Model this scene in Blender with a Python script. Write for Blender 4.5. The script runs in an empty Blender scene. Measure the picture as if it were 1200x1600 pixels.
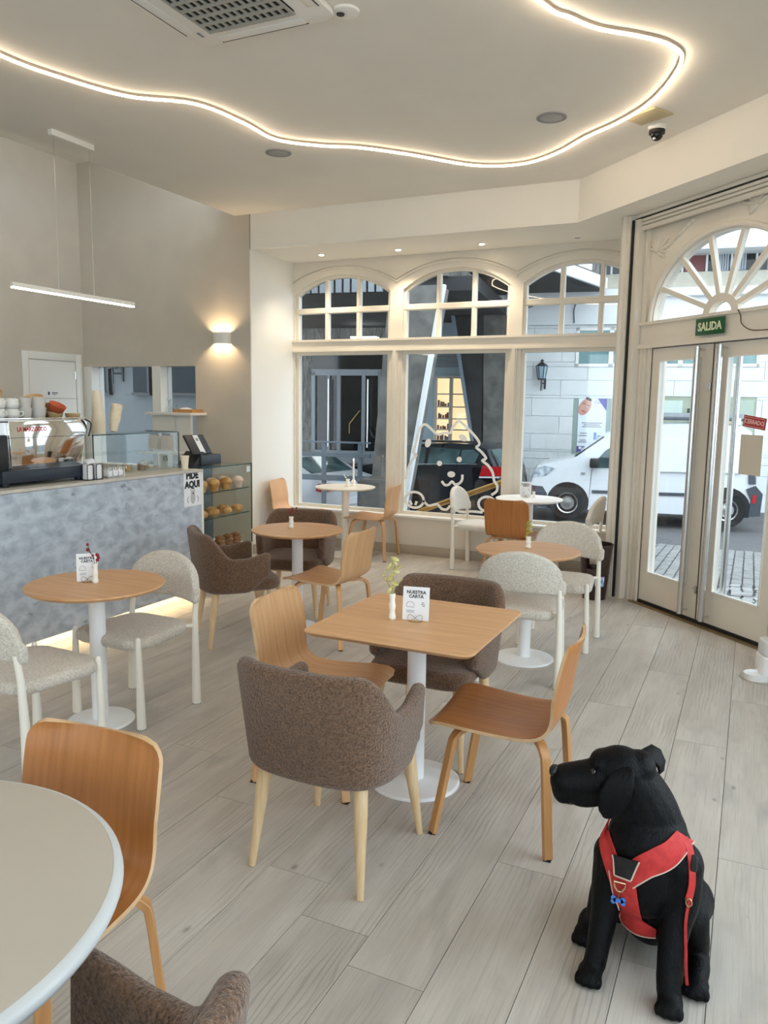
import bpy, bmesh, math, random
from mathutils import Vector, Matrix, noise as mnoise
from mathutils.bvhtree import BVHTree
random.seed(7)
SC = bpy.context.scene
COL = SC.collection
PI = math.pi
R = math.radians

# ------------------------------------------------------------------ camera
CAM_H = 1.70
def _cam():
    yaw, pitch, roll = R(25.0), R(7.9), R(0.8)
    f = Vector((-math.sin(yaw) * math.cos(pitch), math.cos(yaw) * math.cos(pitch), -math.sin(pitch)))
    r = Vector((math.cos(yaw), math.sin(yaw), 0))
    u = r.cross(f)
    r2 = r * math.cos(roll) + u * math.sin(roll)
    u2 = u * math.cos(roll) - r * math.sin(roll)
    cd = bpy.data.cameras.new('camera')
    cd.sensor_fit = 'HORIZONTAL'; cd.sensor_width = 36.0; cd.lens = 36.0 * 1225 / 1200
    cd.clip_start = 0.05; cd.clip_end = 200
    co = bpy.data.objects.new('camera', cd); COL.objects.link(co)
    co.matrix_world = Matrix(((r2.x, u2.x, -f.x, 0), (r2.y, u2.y, -f.y, 0), (r2.z, u2.z, -f.z, CAM_H), (0, 0, 0, 1)))
    SC.camera = co
_cam()

# ------------------------------------------------------------------ world, daylight, exposure
SKY_STRENGTH = 2.7
w = bpy.data.worlds.new('overcast_sky'); SC.world = w; w.use_nodes = True
wn = w.node_tree.nodes['Background']
wn.inputs[0].default_value = (0.80, 0.90, 1.0, 1); wn.inputs[1].default_value = SKY_STRENGTH

def light(name, kind, loc, energy, color=(1, 1, 1), rot=(0, 0, 0), **kw):
    d = bpy.data.lights.new(name, kind); d.energy = energy; d.color = color
    for k, v in kw.items():
        if k == 'portal': d.cycles.is_portal = True
        else: setattr(d, k, v)
    o = bpy.data.objects.new(name, d); COL.objects.link(o); o.location = loc; o.rotation_euler = rot
    return o
# portals: guide daylight sampling through the glazed openings (give no light of their own)
light('portal_front', 'AREA', (-3.0, 8.02, 1.8), 1, rot=(R(-90), 0, 0), shape='RECTANGLE', size=4.0, size_y=2.8, portal=1)
light('portal_door', 'AREA', (-0.33, 6.53, 1.6), 1, rot=(R(-90), 0, R(-45)), shape='RECTANGLE', size=1.7, size_y=2.9, portal=1)
light('portal_side', 'AREA', (1.28, 1.6, 1.75), 1, rot=(R(-90), 0, R(-90)), shape='RECTANGLE', size=6.2, size_y=3.1, portal=1)
light('portal_back', 'AREA', (-1.9, -2.48, 1.7), 1, rot=(R(90), 0, 0), shape='RECTANGLE', size=3.4, size_y=2.4, portal=1)

SC.view_settings.view_transform = 'Standard'
SC.view_settings.look = 'None'
SC.view_settings.gamma = 1.0
SC.view_settings.use_curve_mapping = False
SC.view_settings.exposure = 0.86
SC.cycles.use_denoising = True
SC.cycles.max_bounces = 10
SC.cycles.diffuse_bounces = 5
SC.cycles.glossy_bounces = 4
SC.cycles.transmission_bounces = 8
SC.cycles.transparent_max_bounces = 24
SC.cycles.sample_clamp_indirect = 6.0
SC.cycles.caustics_reflective = False
SC.cycles.caustics_refractive = False

# ------------------------------------------------------------------ materials
def srgb(r, g, b):
    def c(v):
        v /= 255.0
        return v / 12.92 if v <= 0.04045 else ((v + 0.055) / 1.055) ** 2.4
    return (c(r), c(g), c(b), 1.0)

MATS = {}
def pm(name, c1, c2=None, scale=6.0, stretch=(1, 1, 1), detail=4.0, lo=0.35, hi=0.65, rough=0.5, metal=0.0,
       bump=0.0, bscale=None, bstretch=None, rnd=0.0, rough2=None, spec=0.5, sheen=0.0, c3=None, s3=2.0, lo3=.55, hi3=.75,
       coat=0.0, dist=0.0):
    if name in MATS: return MATS[name]
    m = bpy.data.materials.new(name); m.use_nodes = True; MATS[name] = m
    nt = m.node_tree; N = nt.nodes; L = nt.links
    b = N['Principled BSDF']
    b.inputs['Roughness'].default_value = rough; b.inputs['Metallic'].default_value = metal
    b.inputs['Specular IOR Level'].default_value = spec
    b.inputs['Sheen Weight'].default_value = sheen
    b.inputs['Coat Weight'].default_value = coat
    b.inputs['Base Color'].default_value = c1
    m.diffuse_color = c1
    if c2 is None and bump == 0: return m
    tc = N.new('ShaderNodeTexCoord')
    vec = tc.outputs['Object']
    if rnd:
        oi = N.new('ShaderNodeObjectInfo')
        sc = N.new('ShaderNodeVectorMath'); sc.operation = 'SCALE'; sc.inputs[0].default_value = (37.1, 51.7, 13.3)
        L.new(oi.outputs['Random'], sc.inputs['Scale'])
        ad = N.new('ShaderNodeVectorMath'); ad.operation = 'ADD'
        L.new(vec, ad.inputs[0]); L.new(sc.outputs[0], ad.inputs[1]); vec = ad.outputs[0]
    def noise(scl, st, det):
        mp = N.new('ShaderNodeMapping'); mp.inputs['Scale'].default_value = st
        L.new(vec, mp.inputs['Vector'])
        n = N.new('ShaderNodeTexNoise'); n.inputs['Scale'].default_value = scl; n.inputs['Detail'].default_value = det
        n.inputs['Distortion'].default_value = dist
        L.new(mp.outputs[0], n.inputs['Vector']); return n.outputs['Fac']
    def ramp(fac, a, c, l, h):
        r = N.new('ShaderNodeValToRGB'); r.color_ramp.elements[0].position = l; r.color_ramp.elements[1].position = h
        r.color_ramp.elements[0].color = a; r.color_ramp.elements[1].color = c
        L.new(fac, r.inputs[0]); return r.outputs[0]
    if c2 is not None:
        out = ramp(noise(scale, stretch, detail), c1, c2, lo, hi)
        if c3 is not None:
            mx = N.new('ShaderNodeMix'); mx.data_type = 'RGBA'
            fac = ramp(noise(s3, stretch, 6.0), (0, 0, 0, 1), (1, 1, 1, 1), lo3, hi3)
            L.new(fac, mx.inputs['Factor']); L.new(out, mx.inputs['A']); mx.inputs['B'].default_value = c3
            out = mx.outputs['Result']
        if rnd:
            hs = N.new('ShaderNodeHueSaturation')
            mr = N.new('ShaderNodeMapRange'); mr.inputs['To Min'].default_value = 1 - rnd; mr.inputs['To Max'].default_value = 1 + rnd
            L.new(oi.outputs['Random'], mr.inputs['Value']); L.new(mr.outputs[0], hs.inputs['Value'])
            L.new(out, hs.inputs['Color']); out = hs.outputs[0]
        L.new(out, b.inputs['Base Color'])
    if bump:
        bn = N.new('ShaderNodeBump'); bn.inputs['Strength'].default_value = bump; bn.inputs['Distance'].default_value = 0.01
        L.new(noise(bscale or scale, bstretch or stretch, 3.0), bn.inputs['Height'])
        L.new(bn.outputs[0], b.inputs['Normal'])
    return m

def glow(name, col, strength):
    if name in MATS: return MATS[name]
    m = bpy.data.materials.new(name); m.use_nodes = True; MATS[name] = m
    b = m.node_tree.nodes['Principled BSDF']
    b.inputs['Base Color'].default_value = (*col[:3], 1)
    b.inputs['Emission Color'].default_value = (*col[:3], 1); b.inputs['Emission Strength'].default_value = strength
    return m

def glass(name, tint=(0.96, 0.985, 0.98, 1), refl=0.5, base=0.035):
    if name in MATS: return MATS[name]
    m = bpy.data.materials.new(name); m.use_nodes = True; MATS[name] = m
    nt = m.node_tree; N = nt.nodes; L = nt.links
    N.remove(N['Principled BSDF']); out = N['Material Output']
    t = N.new('ShaderNodeBsdfTransparent'); t.inputs[0].default_value = tint
    g = N.new('ShaderNodeBsdfGlossy'); g.inputs['Roughness'].default_value = 0.0
    lw = N.new('ShaderNodeLayerWeight'); lw.inputs[0].default_value = 0.5
    pw = N.new('ShaderNodeMath'); pw.operation = 'POWER'; pw.inputs[1].default_value = 5.0
    ma = N.new('ShaderNodeMath'); ma.operation = 'MULTIPLY_ADD'; ma.inputs[1].default_value = refl; ma.inputs[2].default_value = base
    L.new(lw.outputs['Facing'], pw.inputs[0]); L.new(pw.outputs[0], ma.inputs[0])
    mx = N.new('ShaderNodeMixShader'); L.new(ma.outputs[0], mx.inputs[0]); L.new(t.outputs[0], mx.inputs[1]); L.new(g.outputs[0], mx.inputs[2])
    L.new(mx.outputs[0], out.inputs['Surface'])
    return m

WALL = pm('wall_paint', srgb(208, 199, 185), srgb(203, 194, 180), scale=3, rough=.85, bump=.04, bscale=60)
CEIL = pm('ceiling_paint', srgb(244, 240, 231), srgb(241, 237, 228), scale=2, rough=.9)
WHITE = pm('white_paint', srgb(238, 236, 230), rough=.45)
CREAMP = pm('cream_joinery_paint', srgb(233, 226, 213), srgb(227, 219, 205), scale=1.5, rough=.4)
def plank_mat():
    m = bpy.data.materials.new('grey_oak_plank'); m.use_nodes = True; nt = m.node_tree; N = nt.nodes; L = nt.links; b = N['Principled BSDF']
    tc = N.new('ShaderNodeTexCoord'); oi = N.new('ShaderNodeObjectInfo')
    sc = N.new('ShaderNodeVectorMath'); sc.operation = 'SCALE'; sc.inputs[0].default_value = (17.1, 31.7, 13.3); L.new(oi.outputs['Random'], sc.inputs['Scale'])
    ad = N.new('ShaderNodeVectorMath'); ad.operation = 'ADD'; L.new(tc.outputs['Object'], ad.inputs[0]); L.new(sc.outputs[0], ad.inputs[1])
    def mapped(st):
        mp = N.new('ShaderNodeMapping'); mp.inputs['Scale'].default_value = st; L.new(ad.outputs[0], mp.inputs['Vector']); return mp.outputs[0]
    def noise(st, scale, det, dist=0.0):
        n = N.new('ShaderNodeTexNoise'); n.inputs['Scale'].default_value = scale; n.inputs['Detail'].default_value = det; n.inputs['Distortion'].default_value = dist; L.new(mapped(st), n.inputs['Vector']); return n.outputs['Fac']
    def ramp(f, a, c, l, h):
        r = N.new('ShaderNodeValToRGB'); r.color_ramp.elements[0].position = l; r.color_ramp.elements[1].position = h; r.color_ramp.elements[0].color = a; r.color_ramp.elements[1].color = c; L.new(f, r.inputs[0]); return r.outputs[0]
    def mix(f, a, c, mode='MIX'):
        x = N.new('ShaderNodeMix'); x.data_type = 'RGBA'; x.blend_type = mode
        for k, v in (('Factor', f), ('A', a), ('B', c)):
            if hasattr(v, 'type'): L.new(v, x.inputs[k])
            else: x.inputs[k].default_value = v
        return x.outputs['Result']
    BW = ((0, 0, 0, 1), (1, 1, 1, 1))
    col = ramp(noise((5, .9, 1), 2.2, 5, .3), srgb(184, 176, 166), srgb(203, 196, 187), .3, .7)          # broad tone
    grain = ramp(noise((70, 1.6, 1), 2.5, 6, .4), *BW, .50, .78)                                           # fine pores
    mg = N.new('ShaderNodeMath'); mg.operation = 'MULTIPLY'; L.new(grain, mg.inputs[0]); mg.inputs[1].default_value = .55
    col = mix(mg.outputs[0], col, srgb(160, 152, 143))
    wv = N.new('ShaderNodeTexWave'); wv.bands_direction = 'X'; wv.inputs['Scale'].default_value = 9; wv.inputs['Distortion'].default_value = 9; wv.inputs['Detail'].default_value = 3; wv.inputs['Detail Scale'].default_value = .9; L.new(mapped((1.6, .28, 1)), wv.inputs['Vector'])
    cath = ramp(wv.outputs['Fac'], *BW, .70, .95); zone = ramp(noise((3, .7, 1), 1.6, 2), *BW, .48, .62)  # cathedral figure in patches
    mm = N.new('ShaderNodeMath'); mm.operation = 'MULTIPLY'; L.new(cath, mm.inputs[0]); L.new(zone, mm.inputs[1]); m2 = N.new('ShaderNodeMath'); m2.operation = 'MULTIPLY'; L.new(mm.outputs[0], m2.inputs[0]); m2.inputs[1].default_value = .45
    col = mix(m2.outputs[0], col, srgb(146, 139, 131))
    smoke = ramp(noise((2.6, 1.0, 1), 2.0, 6, .6), *BW, .56, .74)                                          # grey clouds
    m3 = N.new('ShaderNodeMath'); m3.operation = 'MULTIPLY'; L.new(smoke, m3.inputs[0]); m3.inputs[1].default_value = .55
    col = mix(m3.outputs[0], col, srgb(148, 144, 140))
    vo = N.new('ShaderNodeTexVoronoi'); vo.inputs['Scale'].default_value = 2.6; L.new(mapped((1.9, 1.0, 1)), vo.inputs['Vector'])
    kn = ramp(vo.outputs['Distance'], (1, 1, 1, 1), (0, 0, 0, 1), .0, .07)                               # knots
    col = mix(kn, col, srgb(118, 110, 102))
    hs = N.new('ShaderNodeHueSaturation'); mr = N.new('ShaderNodeMapRange'); mr.inputs['To Min'].default_value = .95; mr.inputs['To Max'].default_value = 1.04
    L.new(oi.outputs['Random'], mr.inputs['Value']); L.new(mr.outputs[0], hs.inputs['Value']); L.new(col, hs.inputs['Color']); L.new(hs.outputs[0], b.inputs['Base Color'])
    bn = N.new('ShaderNodeBump'); bn.inputs['Strength'].default_value = .08; bn.inputs['Distance'].default_value = .004; L.new(grain, bn.inputs['Height']); L.new(bn.outputs[0], b.inputs['Normal'])
    b.inputs['Roughness'].default_value = .42; b.inputs['Specular IOR Level'].default_value = .4
    return m
PLANK = plank_mat()
GAP = pm('dark_joint', srgb(92, 84, 76), rough=.9)
OAK = pm('oak_veneer', srgb(186, 132, 80), srgb(202, 152, 100), scale=2.2, stretch=(22, 1.2, 1.2), detail=8, rough=.38, bump=.03, bscale=6, bstretch=(40, 2, 2), rnd=.05)
OAKL = pm('light_oak_veneer', srgb(204, 154, 106), srgb(217, 172, 126), scale=2.2, stretch=(22, 1.2, 1.2), detail=8, rough=.4, rnd=.04)
WALN = pm('warm_walnut_veneer', srgb(166, 105, 52), srgb(184, 121, 65), scale=2.4, stretch=(20, 1.1, 1.1), detail=8, rough=.35, rnd=.04)
PLYEDGE = pm('plywood_edge', srgb(216, 182, 142), srgb(190, 150, 108), scale=9, rough=.5)
TOPOAK = pm('oak_table_top', srgb(206, 156, 108), srgb(219, 172, 125), scale=2.0, stretch=(1.2, 18, 1.2), detail=8, rough=.4, rnd=.03, bump=.02, bscale=5, bstretch=(2, 40, 2))
ASH = pm('ash_leg', srgb(214, 182, 138), srgb(226, 198, 158), scale=5, stretch=(14, 14, 1), rough=.4, rnd=.03)
BROWN = pm('brown_boucle', srgb(82, 58, 42), srgb(134, 103, 79), scale=130, detail=3, lo=.32, hi=.68, rough=.95, bump=1.0, bscale=140, sheen=.35, spec=.2)
BEIGE = pm('beige_tweed', srgb(192, 182, 168), srgb(228, 220, 208), scale=120, detail=3, lo=.3, hi=.7, rough=.95, bump=.6, bscale=130, sheen=.25, spec=.2)
PALEF = pm('pale_fabric', srgb(214, 210, 202), srgb(232, 229, 223), scale=120, detail=3, rough=.95, bump=.4, bscale=130, sheen=.2, spec=.2)
OFFW = pm('offwhite_metal', srgb(242, 236, 224), rough=.4)
WHITEM = pm('white_metal', srgb(248, 249, 250), rough=.38)
CREAMT = pm('cream_laminate', srgb(190, 180, 166), srgb(194, 185, 171), scale=2, rough=.45)
PALET = pm('pale_laminate', srgb(232, 226, 214), rough=.4)
CONC = pm('grey_plaster_panel', srgb(160, 169, 181), srgb(194, 203, 213), scale=9, detail=14, lo=.34, hi=.62, rough=.6, bump=.08, bscale=14,
          c3=srgb(104, 111, 122), s3=11, lo3=.63, hi3=.80, stretch=(1, 1, 1.6), dist=.35)
BLACKP = pm('black_plastic', srgb(22, 23, 25), rough=.45)
NAVYP = pm('dark_blue_metal', srgb(33, 42, 56), rough=.35)
CHROME = pm('polished_steel', (0.78, 0.78, 0.76, 1), rough=.06, metal=1)
STEEL = pm('brushed_steel', (0.62, 0.62, 0.61, 1), rough=.24, metal=1)
CERW = pm('white_ceramic', srgb(240, 238, 231), rough=.3)
CERG = pm('grey_ceramic', srgb(214, 210, 203), rough=.35)
CERS = pm('sand_ceramic', srgb(210, 178, 132), srgb(196, 160, 112), scale=12, rough=.4)
CERT = pm('terracotta_ceramic', srgb(205, 98, 62), srgb(186, 82, 48), scale=10, rough=.45)
PAPER = pm('white_paper', srgb(238, 238, 240), rough=.8)
INK = pm('black_ink', srgb(22, 22, 26), rough=.7)
GREYINK = pm('grey_ink', srgb(150, 150, 152), rough=.7)
CUPP = pm('paper_cup', srgb(238, 224, 198), rough=.6)
KRAFT = pm('kraft_paper', srgb(190, 156, 108), srgb(178, 144, 98), scale=30, rough=.8)
RUBBER = pm('black_rubber', srgb(20, 20, 20), rough=.7)
PANE = glass('window_glass', (.82, .84, .845, 1))
SIDEPANE = glass('side_window_glass')
CASEG = glass('display_case_glass', (0.965, 0.99, 0.985, 1), .5, .03)
GLASSEDGE = pm('green_glass_edge', srgb(28, 62, 58), rough=.15)
LEDM = glow('led_neon', (1.0, 0.80, 0.58), 13.0)
WARMBULB = glow('warm_bulb', (1.0, 0.78, 0.50), 60.0)

# ------------------------------------------------------------------ mesh builder
class MB:
    def __init__(s): s.v = []; s.f = []; s.mi = []
    def add(s, verts, faces, mi=0, M=None):
        o = len(s.v)
        s.v += [tuple(M @ Vector(p)) if M is not None else tuple(p) for p in verts]
        s.f += [tuple(i + o for i in f) for f in faces]; s.mi += [mi] * len(faces); return s
    def box(s, cx, cy, cz, sx, sy, sz, M=None, mi=0):
        x, y, z = sx / 2, sy / 2, sz / 2
        vs = [(cx + a * x, cy + b * y, cz + c * z) for a in (-1, 1) for b in (-1, 1) for c in (-1, 1)]
        return s.add(vs, [(0, 1, 3, 2), (4, 6, 7, 5), (0, 4, 5, 1), (2, 3, 7, 6), (0, 2, 6, 4), (1, 5, 7, 3)], mi, M)
    def bx(s, x0, x1, y0, y1, z0, z1, M=None, mi=0):
        return s.box((x0 + x1) / 2, (y0 + y1) / 2, (z0 + z1) / 2, abs(x1 - x0), abs(y1 - y0), abs(z1 - z0), M, mi)
    def rings(s, rings, caps=True, closed=True, loop=False, mi=0, M=None):
        n = len(rings[0]); vs = [p for r in rings for p in r]; fs = []
        m = len(rings)
        for i in range(m if loop else m - 1):
            a, b = i * n, ((i + 1) % m) * n
            for j in range(n if closed else n - 1):
                k = (j + 1) % n
                fs.append((a + j, a + k, b + k, b + j))
        if caps and not loop:
            fs.append(tuple(reversed(range(n)))); fs.append(tuple(range((m - 1) * n, m * n)))
        return s.add(vs, fs, mi, M)
    def lathe(s, prof, n=24, c=(0, 0, 0), M=None, mi=0, caps=True, sx=1, sy=1):
        rg = [[(c[0] + sx * r * math.cos(2 * PI * j / n), c[1] + sy * r * math.sin(2 * PI * j / n), c[2] + z) for j in range(n)] for r, z in prof]
        return s.rings(rg, caps, True, False, mi, M)
    def tube(s, pts, rad, n=10, loop=False, sec=None, up=None, mi=0, M=None, caps=True):
        pts = [Vector(p) for p in pts]; m = len(pts)
        rads = rad if isinstance(rad, (list, tuple)) else [rad] * m
        T = []
        for i in range(m):
            a = pts[(i - 1) % m] if (loop or i > 0) else pts[i]; b = pts[(i + 1) % m] if (loop or i < m - 1) else pts[i]
            t = (b - a); T.append(t.normalized() if t.length > 1e-9 else Vector((0, 0, 1)))
        u = Vector(up) if up else (Vector((0, 0, 1)) if abs(T[0].z) < .9 else Vector((1, 0, 0)))
        rg = []
        sec = sec or [(math.cos(2 * PI * j / n), math.sin(2 * PI * j / n)) for j in range(n)]
        x = (u - T[0] * u.dot(T[0])).normalized()
        for i in range(m):
            x = (x - T[i] * x.dot(T[i])).normalized(); y = T[i].cross(x)
            rg.append([tuple(pts[i] + (x * p + y * q) * rads[i]) for p, q in sec])
        return s.rings(rg, caps, True, loop, mi, M)
    def cyl(s, p0, p1, r0, r1=None, n=14, mi=0, M=None):
        return s.tube([p0, p1], [r0, r0 if r1 is None else r1], n, mi=mi, M=M)
    def prism(s, poly, a, b, ax='z', M=None, mi=0):
        def P(p, t):
            return (p[0], p[1], t) if ax == 'z' else ((p[0], t, p[1]) if ax == 'y' else (t, p[0], p[1]))
        n = len(poly); vs = [P(p, a) for p in poly] + [P(p, b) for p in poly]
        fs = [tuple(reversed(range(n))), tuple(range(n, 2 * n))] + [(i, (i + 1) % n, n + (i + 1) % n, n + i) for i in range(n)]
        return s.add(vs, fs, mi, M)
    def ball(s, c, r, n=12, m=8, sx=1, sy=1, sz=1, mi=0, M=None):
        return s.lathe([(max(1e-4, r * math.sin(PI * i / m)), -r * sz * math.cos(PI * i / m)) for i in range(m + 1)], n, c, M, mi, True, sx, sy)
    def mesh(s, name, mats, smooth=True, bevel=0.0, seg=2, angle=38):
        me = bpy.data.meshes.new(name); me.from_pydata(s.v, [], s.f)
        for m in (mats if isinstance(mats, (list, tuple)) else [mats]): me.materials.append(m)
        if len(set(s.mi)) > 1: me.polygons.foreach_set('material_index', s.mi)
        bm = bmesh.new(); bm.from_mesh(me)
        bmesh.ops.recalc_face_normals(bm, faces=bm.faces)
        if bevel: bmesh.ops.bevel(bm, geom=[e for e in bm.edges if e.calc_face_angle(0) > .5], offset=bevel, segments=seg, affect='EDGES', profile=.5)
        bm.to_mesh(me); bm.free()
        if smooth:
            me.polygons.foreach_set('use_smooth', [True] * len(me.polygons)); me.set_sharp_from_angle(angle=R(angle))
        me.update(); return me
    def build(s, name, mats, parent=None, smooth=True, bevel=0.0, seg=2, angle=38, loc=None, rot=None):
        return link(name, s.mesh(name, mats, smooth, bevel, seg, angle), parent, loc, rot)

def link(name, data, parent=None, loc=None, rot=None):
    o = bpy.data.objects.new(name, data); COL.objects.link(o)
    if parent is not None: o.parent = parent
    if loc is not None: o.location = loc
    if rot is not None: o.rotation_euler = rot
    return o
def tag(o, label=None, cat=None, group=None, kind=None):
    if label: o['label'] = label
    if cat: o['category'] = cat
    if group: o['group'] = group
    if kind: o['kind'] = kind
    return o
def thing(name, label, cat, loc=(0, 0, 0), rz=0.0, group=None):
    o = bpy.data.objects.new(name, None); COL.objects.link(o); o.location = loc; o.rotation_euler = (0, 0, rz)
    o.empty_display_size = .1
    return tag(o, label, cat, group)
def struct(o, label=None): return tag(o, label, kind='structure')
def copy_tree(o, parent=None):
    c = o.copy(); COL.objects.link(c)
    if parent is not None: c.parent = parent
    for ch in list(o.children): copy_tree(ch, c)
    return c
def dup(root, loc, rz, label, group=None):
    c = copy_tree(root); c.location = loc; c.rotation_euler = (0, 0, rz); c['label'] = label
    if group: c['group'] = group
    return c
def text(name, s, size, mat, parent=None, loc=(0, 0, 0), rot=(0, 0, 0), ext=.0008, off=0.0, align='CENTER', sx=1.0, line=1.0):
    c = bpy.data.curves.new(name, 'FONT'); c.body = s; c.size = size; c.extrude = ext; c.offset = off
    c.align_x = align; c.align_y = 'CENTER'; c.space_line = line; c.resolution_u = 2
    c.materials.append(mat)
    tmp = bpy.data.objects.new('tmp', c); COL.objects.link(tmp)
    me = bpy.data.meshes.new_from_object(tmp.evaluated_get(bpy.context.evaluated_depsgraph_get()))
    bpy.data.objects.remove(tmp); me.name = name
    o = link(name, me, parent, loc, rot); o.scale = (sx, 1, 1)
    return o
def rpoly(w, d, r, n=5, cx=0, cy=0):
    out = []
    for sx, sy, a0 in ((1, 1, 0), (-1, 1, 90), (-1, -1, 180), (1, -1, 270)):
        for i in range(n + 1):
            a = R(a0 + 90 * i / n)
            out.append((cx + sx * (w / 2 - r) + r * math.cos(a), cy + sy * (d / 2 - r) + r * math.sin(a)))
    return out
def pad(mb, poly, z0, z1, r, dome=0.0, k=4, mi=0, M=None):
    """soft slab: polygon with rounded lower and upper rims, slightly domed top"""
    cx = sum(p[0] for p in poly) / len(poly); cy = sum(p[1] for p in poly) / len(poly)
    hw = max(math.hypot(p[0] - cx, p[1] - cy) for p in poly)
    def ring(ins, z): 
        q = 1 - ins / hw
        return [(cx + (p[0] - cx) * q, cy + (p[1] - cy) * q, z) for p in poly]
    rg = []
    for i in range(k + 1):
        a = PI / 2 * i / k; rg.append(ring(r * (1 - math.sin(a)), z0 + r * (1 - math.cos(a))))
    for i in range(k + 1):
        a = PI / 2 * i / k; rg.append(ring(r * (1 - math.cos(a)), z1 - r * (1 - math.sin(a))))
    if dome:
        for q in (.75, .5, .25): rg.append(ring(hw * (1 - q), z1 + dome * (1 - q * q)))
    return mb.rings(rg, True, True, False, mi, M)
def catmull(pts, n=6, closed=False):
    P = [Vector(p) for p in pts]; m = len(P); out = []
    for i in range(m if closed else m - 1):
        g = (lambda k: P[k % m]) if closed else (lambda k: P[min(max(k, 0), m - 1)])
        p0, p1, p2, p3 = g(i - 1), g(i), g(i + 1), g(i + 2)
        for j in range(n):
            t = j / n
            out.append(0.5 * ((2 * p1) + (p2 - p0) * t + (2 * p0 - 5 * p1 + 4 * p2 - p3) * t * t + (3 * p1 - p0 - 3 * p2 + p3) * t ** 3))
    if not closed: out.append(P[-1])
    return out
def wallshell(mb, path, zb, zt, th, lean=lambda s: 0.0, k=4, nz=4, mi=0):
    """soft upright wall following a plan path; zb/zt/th/lean are functions of the path parameter -1..1"""
    m = len(path); P = [Vector((p[0], p[1], 0)) for p in path]
    rg = []
    for i in range(m):
        s = -1 + 2 * i / (m - 1)
        t = (P[min(i + 1, m - 1)] - P[max(i - 1, 0)]).normalized(); nrm = Vector((t.y, -t.x, 0))
        b, tp, h = zb(s), zt(s), th(s) / 2
        sec = []
        for j in range(nz + 1): sec.append((h, b + h + (tp - b - 2 * h) * j / nz))
        for j in range(1, 2 * k): a = PI * j / (2 * k); sec.append((h * math.cos(a), tp - h + h * math.sin(a)))
        for j in range(nz + 1): sec.append((-h, tp - h - (tp - b - 2 * h) * j / nz))
        for j in range(1, 2 * k): a = PI + PI * j / (2 * k); sec.append((h * math.cos(a), b + h + h * math.sin(a)))
        zc = (b + tp) / 2; ln = lean(s)
        full = [tuple(P[i] + nrm * (q + ln * (z - b)) + Vector((0, 0, z))) for q, z in sec]
        if i in (0, m - 1):
            e = -t if i == 0 else t
            c = Vector((sum(p[0] for p in full) / len(full), sum(p[1] for p in full) / len(full), zc))
            extra = []
            for q in (0.0, .35, .62, .85, 1.0):
                off = e * (h * math.sin(PI / 2 * q)); sh = math.cos(PI / 2 * q)
                row = []
                for (qq, z), p in zip(sec, full):
                    zz = zc + (z - zc) * (1 - (h / ((tp - b) / 2)) * (1 - sh))
                    row.append(tuple(P[i] + nrm * (qq * max(sh, .02) + ln * (zz - b)) + Vector((0, 0, zz)) + off))
                extra.append(row)
            rg += (list(reversed(extra)) if i == 0 else extra)
        else: rg.append(full)
    return mb.rings(rg, True, True, False, mi)
# ================================================================== THE SETTING
CZ = 3.67          # ceiling height
YW = 8.10          # window wall, inner face
YP = 7.25          # partition wall / ceiling drop
XP = -5.00         # side of the window bay

# ---- floor: base slab and single planks
fl = MB(); fl.prism([(-7.6, -2.6), (1.5, -2.6), (1.5, 4.72), (-0.98, 7.20), (-0.98, 8.3), (-7.6, 8.3)], -.12, -.008)
floor = struct(fl.build('floor', GAP), 'pale grey oak plank floor of the cafe')
def plank(x0, x1, y0, y1, y1b):
    g = .0012
    m = MB(); cx, cy = (x0 + x1) / 2, (y0 + y1) / 2
    pl = [(x0 + g - cx, y0 + g - cy), (x1 - g - cx, y0 + g - cy), (x1 - g - cx, y1b - g - cy), (x0 + g - cx, y1 - g - cy)]
    m.prism(pl, -.0085, 0)
    o = m.build('plank', PLANK, floor, smooth=False, loc=(cx, cy, 0)); return o
random.seed(3)
for k in range(-27, 9):
    x0 = -.755 + .25 * k; x1 = x0 + .25
    if x0 < -7.5: continue
    x1 = min(x1, 1.3)
    if x1 - x0 < .05: continue
    off = {0: 2.67, -2: 2.08}.get(k, 2.67 + (k * .733) % 1.8)
    y = off - 1.8 * 3
    while y < 8.1:
        ys = max(y, -2.5); ye = y + 1.8
        la = 8.1 if x1 < -.95 else 6.22 - x0
        lb = 8.1 if x1 < -.95 else 6.22 - x1
        a, b = min(ye, la), min(ye, lb)
        if b > ys + .05 and (x1 > -4.9 or ys > 6.5): plank(x0, x1, ys, a, b)
        y += 1.8

# ---- ceiling, lowered band over the shop window
m = MB(); m.prism([(-5.2, -2.5), (1.3, -2.5), (1.3, 4.42), (-1.53, YP), (-5.2, YP)], CZ, CZ + .3)
struct(m.build('ceiling', CEIL, smooth=False), 'flat white ceiling over the cafe floor')
m = MB(); m.prism([(XP, YP), (-1.53, YP), (1.3, 4.42), (1.5, 4.42), (1.5, 5.0), (-.95, 7.45), (-.95, 8.3), (XP, 8.3)], 3.305, 4.0)
struct(m.build('ceiling_drop', CEIL, smooth=False), 'lowered white ceiling band above the shop window and door')
m = MB(); m.bx(-7.6, -5.0, -2.6, 7.5, 4.45, 4.6)
struct(m.build('ceiling_bar', CEIL, smooth=False), 'higher ceiling over the bar')

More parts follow.
